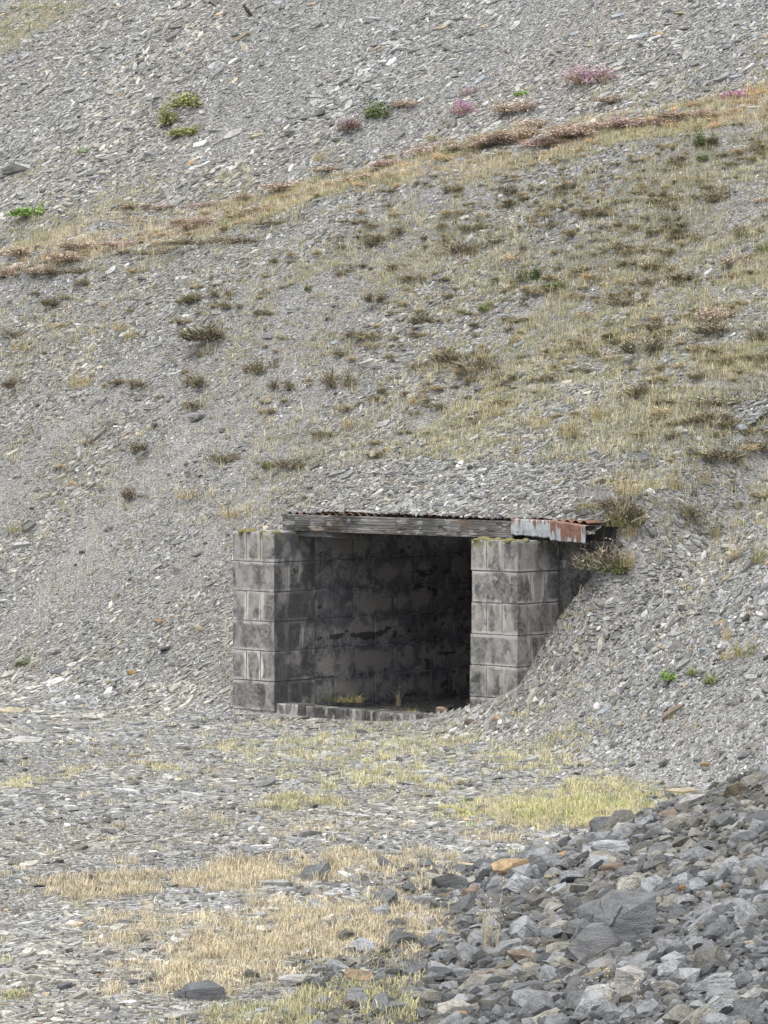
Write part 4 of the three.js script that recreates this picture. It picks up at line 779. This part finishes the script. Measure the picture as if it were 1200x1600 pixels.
// bushy plants, built in a unit dome (1 wide, 1 high) and scaled to each spot
function twig(T, R, p, dir, len, w, col) { const q = dir.clone().multiplyScalar(len).add(p), s = new THREE.Vector3(gauss(R), gauss(R), gauss(R)).cross(dir).normalize().multiplyScalar(w); T.tri([p.x - s.x, p.y - s.y, p.z - s.z], [p.x + s.x, p.y + s.y, p.z + s.z], [q.x, q.y, q.z], col); }
function leaf(T, R, p, size, col) { const a = new THREE.Vector3(gauss(R), gauss(R), gauss(R)).normalize(), b = new THREE.Vector3(gauss(R), gauss(R), gauss(R)).cross(a).normalize(); a.multiplyScalar(size); b.multiplyScalar(size * 0.45); T.quad([p.x - a.x, p.y - a.y, p.z - a.z], [p.x + b.x, p.y + b.y, p.z + b.z], [p.x + a.x, p.y + a.y, p.z + a.z], [p.x - b.x, p.y - b.y, p.z - b.z], col); }
function domePoint(R, lo, hi, s) { const a = R() * 6.283, e = Math.asin(Math.pow(R(), 0.8)), lump = 0.45 + 1.05 * fbm(Math.cos(a) * 1.9 + s, Math.sin(a) * 1.9 + e * 2.2, 3, s), r = lerp(lo, hi, R()) * lump; return new THREE.Vector3(0.5 * r * Math.cos(a) * Math.cos(e), r * Math.sin(e) * 0.95, 0.5 * r * Math.sin(a) * Math.cos(e)); }
function matPoint(R, lo, hi, s, n) { const p = domePoint(R, lo, hi, s); if (n < 2) return p; const k = Math.floor(R() * n), a = hash(k, 1, s) * 6.283, r = 0.42 * Math.sqrt(hash(k, 2, s)), c = 0.4 + 0.4 * hash(k, 3, s); return p.multiply(new THREE.Vector3(c, c * (0.7 + 0.7 * hash(k, 4, s)), c)).add(new THREE.Vector3(r * Math.cos(a), 0, r * Math.sin(a))); }
function bush(seed, twigs, leaves, tc, lc, size, mix = 0, mixc = null, lobes = 1) {
  const T = new Tris(), R = rng(seed);
  for (let k = 0; k < twigs; k++) { const p = matPoint(R, 0.05, 0.75, seed, lobes), d = new THREE.Vector3(p.x * 2 + 0.5 * gauss(R), 0.5 + 0.6 * R(), p.z * 2 + 0.5 * gauss(R)).normalize(); twig(T, R, p, d, 0.16 + 0.26 * R(), 0.012, vary(R, mixc && R() < mix ? mixc : tc, 0.4)); }
  for (let k = 0; k < leaves; k++) leaf(T, R, matPoint(R, 0.45, 1.0, seed, lobes), size * (0.6 + 0.8 * R()), vary(R, mixc && R() < mix ? mixc : lc, 0.4));
  return T.geometry();
}
const BROWN = [0.080, 0.066, 0.050], TANC = [0.30, 0.265, 0.185];
const deadShapes = [1, 2, 3, 4].map((s) => bush(1000 + s, 480, 480, BROWN, [0.13, 0.115, 0.075], 0.034, 0.5, TANC, 6));
const greenC = { olive: [0.24, 0.26, 0.09], bright: [0.20, 0.34, 0.08], dark: [0.085, 0.13, 0.05], mid: [0.17, 0.22, 0.08] };
const greenShapes = {}; for (const k in greenC) greenShapes[k] = [1, 2].map((s) => bush(1100 + s, 200, 640, [0.10, 0.09, 0.05], greenC[k], 0.055, 0.12, k === 'bright' ? [0.26, 0.34, 0.09] : [0.22, 0.2, 0.08], 4));
const flowerC = { magenta: [0.44, 0.17, 0.37], mauve: [0.42, 0.26, 0.38], pink: [0.48, 0.34, 0.35], pinkbrown: [0.46, 0.37, 0.31], mauvedark: [0.22, 0.14, 0.19] };
const heatherFoliage = [1, 2, 3].map((s) => bush(1200 + s, 300, 260, [0.26, 0.205, 0.15], [0.27, 0.23, 0.155], 0.034, 0.45, [0.32, 0.26, 0.18], 5));
const flowerShapes = {}; for (const k in flowerC) flowerShapes[k] = [1, 2, 3].map((s) => { const T = new Tris(), R = rng(1200 + s); for (let i = 0; i < 700; i++) leaf(T, R, matPoint(R, 0.7, 1.1, 1200 + s, 5), 0.036 * (0.6 + 0.8 * R()), vary(R, flowerC[k], 0.35)); return T.geometry(); });
function tuftShape(seed, n, cols, lean, w, heads) { const T = new Tris(), R = rng(seed); for (let k = 0; k < n; k++) { const a = R() * 6.283, r = (heads ? 0.22 : 0.42) * Math.sqrt(R()), x = r * Math.cos(a), z = r * Math.sin(a), dir = a + 1.2 * gauss(R), ln = (0.3 + 0.75 * R() * R() + (heads ? 0.2 : 0)), le = lean * (0.3 + 1.1 * R()), c = vary(R, cols[Math.floor(R() * cols.length)], 0.25); blade(T, R, x, z, ln, w * (0.7 + 0.6 * R()), le, dir, c); if (heads && R() < 0.5) for (let q = 0; q < 4; q++) leaf(T, R, new THREE.Vector3(x + Math.cos(dir) * le * ln + 0.03 * gauss(R), ln * Math.sqrt(Math.max(0.1, 1 - le * le * 0.6)) + 0.04 * gauss(R), z + Math.sin(dir) * le * ln + 0.03 * gauss(R)), 0.03, c); } return T.geometry(); }
const TUFT = { straw: [[0.48, 0.38, 0.2], [0.4, 0.33, 0.18], [0.3, 0.25, 0.13]], olive: [[0.26, 0.25, 0.1], [0.38, 0.33, 0.16], [0.2, 0.2, 0.08]], green: [[0.12, 0.2, 0.05], [0.18, 0.24, 0.07], [0.1, 0.15, 0.04]], stalks: [[0.55, 0.45, 0.28], [0.48, 0.4, 0.24]], stalks2: [[0.44, 0.36, 0.25], [0.33, 0.25, 0.17], [0.52, 0.45, 0.33]] };
const tuftShapes = { straw: [1, 2, 3].map((s) => tuftShape(1300 + s, 130, TUFT.straw, 0.85, 0.014, false)), olive: [1, 2].map((s) => tuftShape(1310 + s, 130, TUFT.olive, 0.85, 0.015, false)), green: [tuftShape(1320, 130, TUFT.green, 0.7, 0.022, false)], stalks: [tuftShape(1330, 34, TUFT.stalks, 0.5, 0.008, true)], stalks2: [tuftShape(1340, 70, TUFT.stalks2, 0.8, 0.010, true), tuftShape(1341, 60, TUFT.stalks2, 0.7, 0.010, true)] };
SPOTS.push(['dead', toX(2.98, 0.36), toZ(2.98, 0.36), 0.3, 0.26], ['dead', toX(2.93, 0.52), toZ(2.93, 0.52), 0.26, 0.3], ['tuft', toX(3.0, 0.56), toZ(3.0, 0.56), 0.26, 0.24, 'olive'], ['tuft', toX(3.06, 0.42), toZ(3.06, 0.42), 0.22, 0.22, 'straw'], ['tuft', toX(2.88, 0.66), toZ(2.88, 0.66), 0.2, 0.2, 'straw']); // growth over the end of the roof
{ // low withered scrub thickly strewn over the right half of the slope
  const H = new Heap([...deadShapes, ...heatherFoliage], scrubMat), R = rng(606), G = new THREE.Group();
  for (let z = -10; z < 1; z += 0.11) for (let x = -4.5; x < 4.8; x += 0.11) { const xx = x + 0.11 * R(), zz = z + 0.11 * R(); if (Math.abs(xx) > 0.1 * camD(zz) + 0.9 || (inShelter(toU(xx, zz), toV(xx, zz), 0.1) && toV(xx, zz) < 1.4)) continue; const L = overRoof(xx, zz), zn = zoneOf(L); if ((zn !== 'lower' && zn !== 'ledge') || !seen(xx, L.y, zz, 1)) continue; const right = sstep(-2.6, 2.4, xx), up = sstep(1.3, 2.6, L.y), p = zn === 'ledge' ? 0.34 : up * (0.08 + 0.75 * right) * sstep(0.40, 0.60, fbm(xx * 2.1, zz * 2.1, 3, 931)); if (R() > p) continue;
    const s = 0.07 + 0.13 * R() * R(), k = 0.9 + 0.6 * R(); H.add(Math.floor(R() * 7), tmpM.compose(tmpP.set(xx, L.y - 0.01, zz), tmpQ.setFromAxisAngle(UPV, R() * 6.283), tmpS.set(s * 1.5, s * (0.4 + 0.35 * R()), s * 1.3)), zn === 'ledge' ? WHITE.setRGB(k * 1.5, k * 1.40, k * 1.27) : WHITE.setRGB(k * 1.08, k * 1.1, k * 1.0)); }
  put(G, 'scrub'); tag(G, 'low withered brown scrub scattered over the slope', 'scrub', null, 'stuff'); H.build(G, 'withered_scrub'); console.log('scrub', H.list.reduce((s, l) => s + l.length, 0));
}
{
  const R = rng(2024), plants = [];
  for (const [kind, x, z, w, h, look] of SPOTS) {
    if (kind === 'stone' || kind === 'stake') continue;
    const u = toU(x, z), v = toV(x, z), ins = inShelter(u, v), y = ins ? (v < 0.3 ? 0.03 : v > 0.2 && land(x, z).y > 1 ? moundOn(u, v) : 0.04) : land(x, z).y, d = camD(z), px = 600 + x / d * 6000, py = 613 - (y - 2.4) / d * 6000, yaw = R() * 6.283;
    let o, word, cat, name;
    if (kind === 'heather') { o = new THREE.Group(); name = 'heather'; const k = Math.floor(R() * 3); put(o, name); mesh('foliage', heatherFoliage[k], leafMat, o); mesh('flowers', flowerShapes[look][k], leafMat, o); word = { magenta: 'vivid magenta heather clump', mauve: 'mauve heather clump', pink: 'pale pink heather clump', pinkbrown: 'faded pinkish brown heather clump', mauvedark: 'dull dark mauve heather clump' }[look]; cat = 'heather'; }
    else if (kind === 'dead' || kind === 'turf') { name = kind === 'dead' ? 'dead_heather' : 'turf_edge'; o = mesh(name, deadShapes[Math.floor(R() * 4)], leafMat); word = kind === 'turf' ? 'dark eroded turf edge' : w > 0.22 ? 'broad dark brown dead clump' : w > 0.13 ? 'dark brown dead clump' : 'small dark brown dead clump'; cat = kind === 'turf' ? 'turf' : 'dead plant'; }
    else if (kind === 'green') { name = 'green_clump'; o = mesh(name, greenShapes[look][Math.floor(R() * 2)], leafMat); word = { olive: 'olive green bushy plant', bright: 'bright green leafy plant', dark: 'dark green leafy plant', mid: 'small mid green plant' }[look]; cat = 'plant'; }
    else { name = 'grass_tuft'; const l = tuftShapes[look]; o = mesh(name, l[Math.floor(R() * l.length)], bladeMat); word = { straw: 'dry straw grass tuft', olive: 'olive grass tuft', green: 'fresh green grass tuft', stalks: 'sparse tall pale grass stalks', stalks2: 'withered pale brown plant stalks' }[look]; cat = 'grass tuft'; }
    o.position.set(x, y - 0.02 * h, z); o.rotation.y = kind === 'turf' ? -0.5 : yaw; const hs = kind === 'tuft' ? 1.15 : kind === 'dead' ? 1.15 : kind === 'turf' ? 1.1 : look === 'pinkbrown' || look === 'pink' ? 1.0 : 1.45; o.scale.set(w * (kind === 'tuft' ? 1.2 : kind === 'dead' ? 1.5 : kind === 'green' ? 1.5 : 1.5), Math.max(0.03, h * hs), (kind === 'turf' ? 0.25 : 0.85) * w);
    const row = ins || py > 1070 ? (py > 1300 ? 'at the rock heap' : 'at the foot of the shelter') : py > 760 ? 'beside the shelter' : py > 600 ? 'just above the shelter' : py > 450 ? 'halfway up the slope' : py > 430 - 0.2 * px ? 'by the grassy ledge' : 'on the upper scree';
    plants.push({ o, word, row, cat, px, py, kind });
  }
  const ord = ['first', 'second', 'third', 'fourth', 'fifth', 'sixth', 'seventh', 'eighth', 'ninth', 'tenth', 'eleventh', 'twelfth', 'thirteenth', 'fourteenth', 'fifteenth', 'sixteenth', 'seventeenth', 'eighteenth'], bins = new Map();
  for (const p of plants) { p.col = p.px < 300 ? 'far left' : p.px < 600 ? 'left of centre' : p.px < 900 ? 'right of centre' : 'far right'; const k = p.word + p.row + p.col; if (!bins.has(k)) bins.set(k, []); bins.get(k).push(p); }
  for (const l of bins.values()) l.sort((a, b) => a.px - b.px).forEach((p, i) => tag(p.o, `${p.word} ${p.row}, ${p.col}` + (l.length > 1 ? `, ${ord[i]} from left` : ''), p.cat, { heather: 'heather clumps along the ledge', dead: 'dead clumps on the slope', turf: 'turf edges under the ledge', green: 'green plants on the scree', tuft: 'grass tufts' }[p.kind]));
  const st = SPOTS.find((s) => s[0] === 'stake'); // a short rusty bar sticking out of the scree
  if (st) { const g = new THREE.LatheGeometry([[0, 0], [0.022, 0], [0.020, 0.1], [0.024, 0.11], [0.024, 0.13], [0.019, 0.14], [0.017, 0.2], [0, 0.203]].map((a) => new THREE.Vector2(...a)), 7); const o = mesh('iron_stake', g, new THREE.MeshStandardMaterial({ color: new THREE.Color(0.06, 0.04, 0.032), roughness: 0.9 })); o.position.set(st[1], land(st[1], st[2]).y - 0.05, st[2]); o.rotation.set(0.2, 0, 0.62); tag(o, 'short dark rusty stake sticking out of the upper scree', 'stake'); }
}
renderer.render(scene, camera);
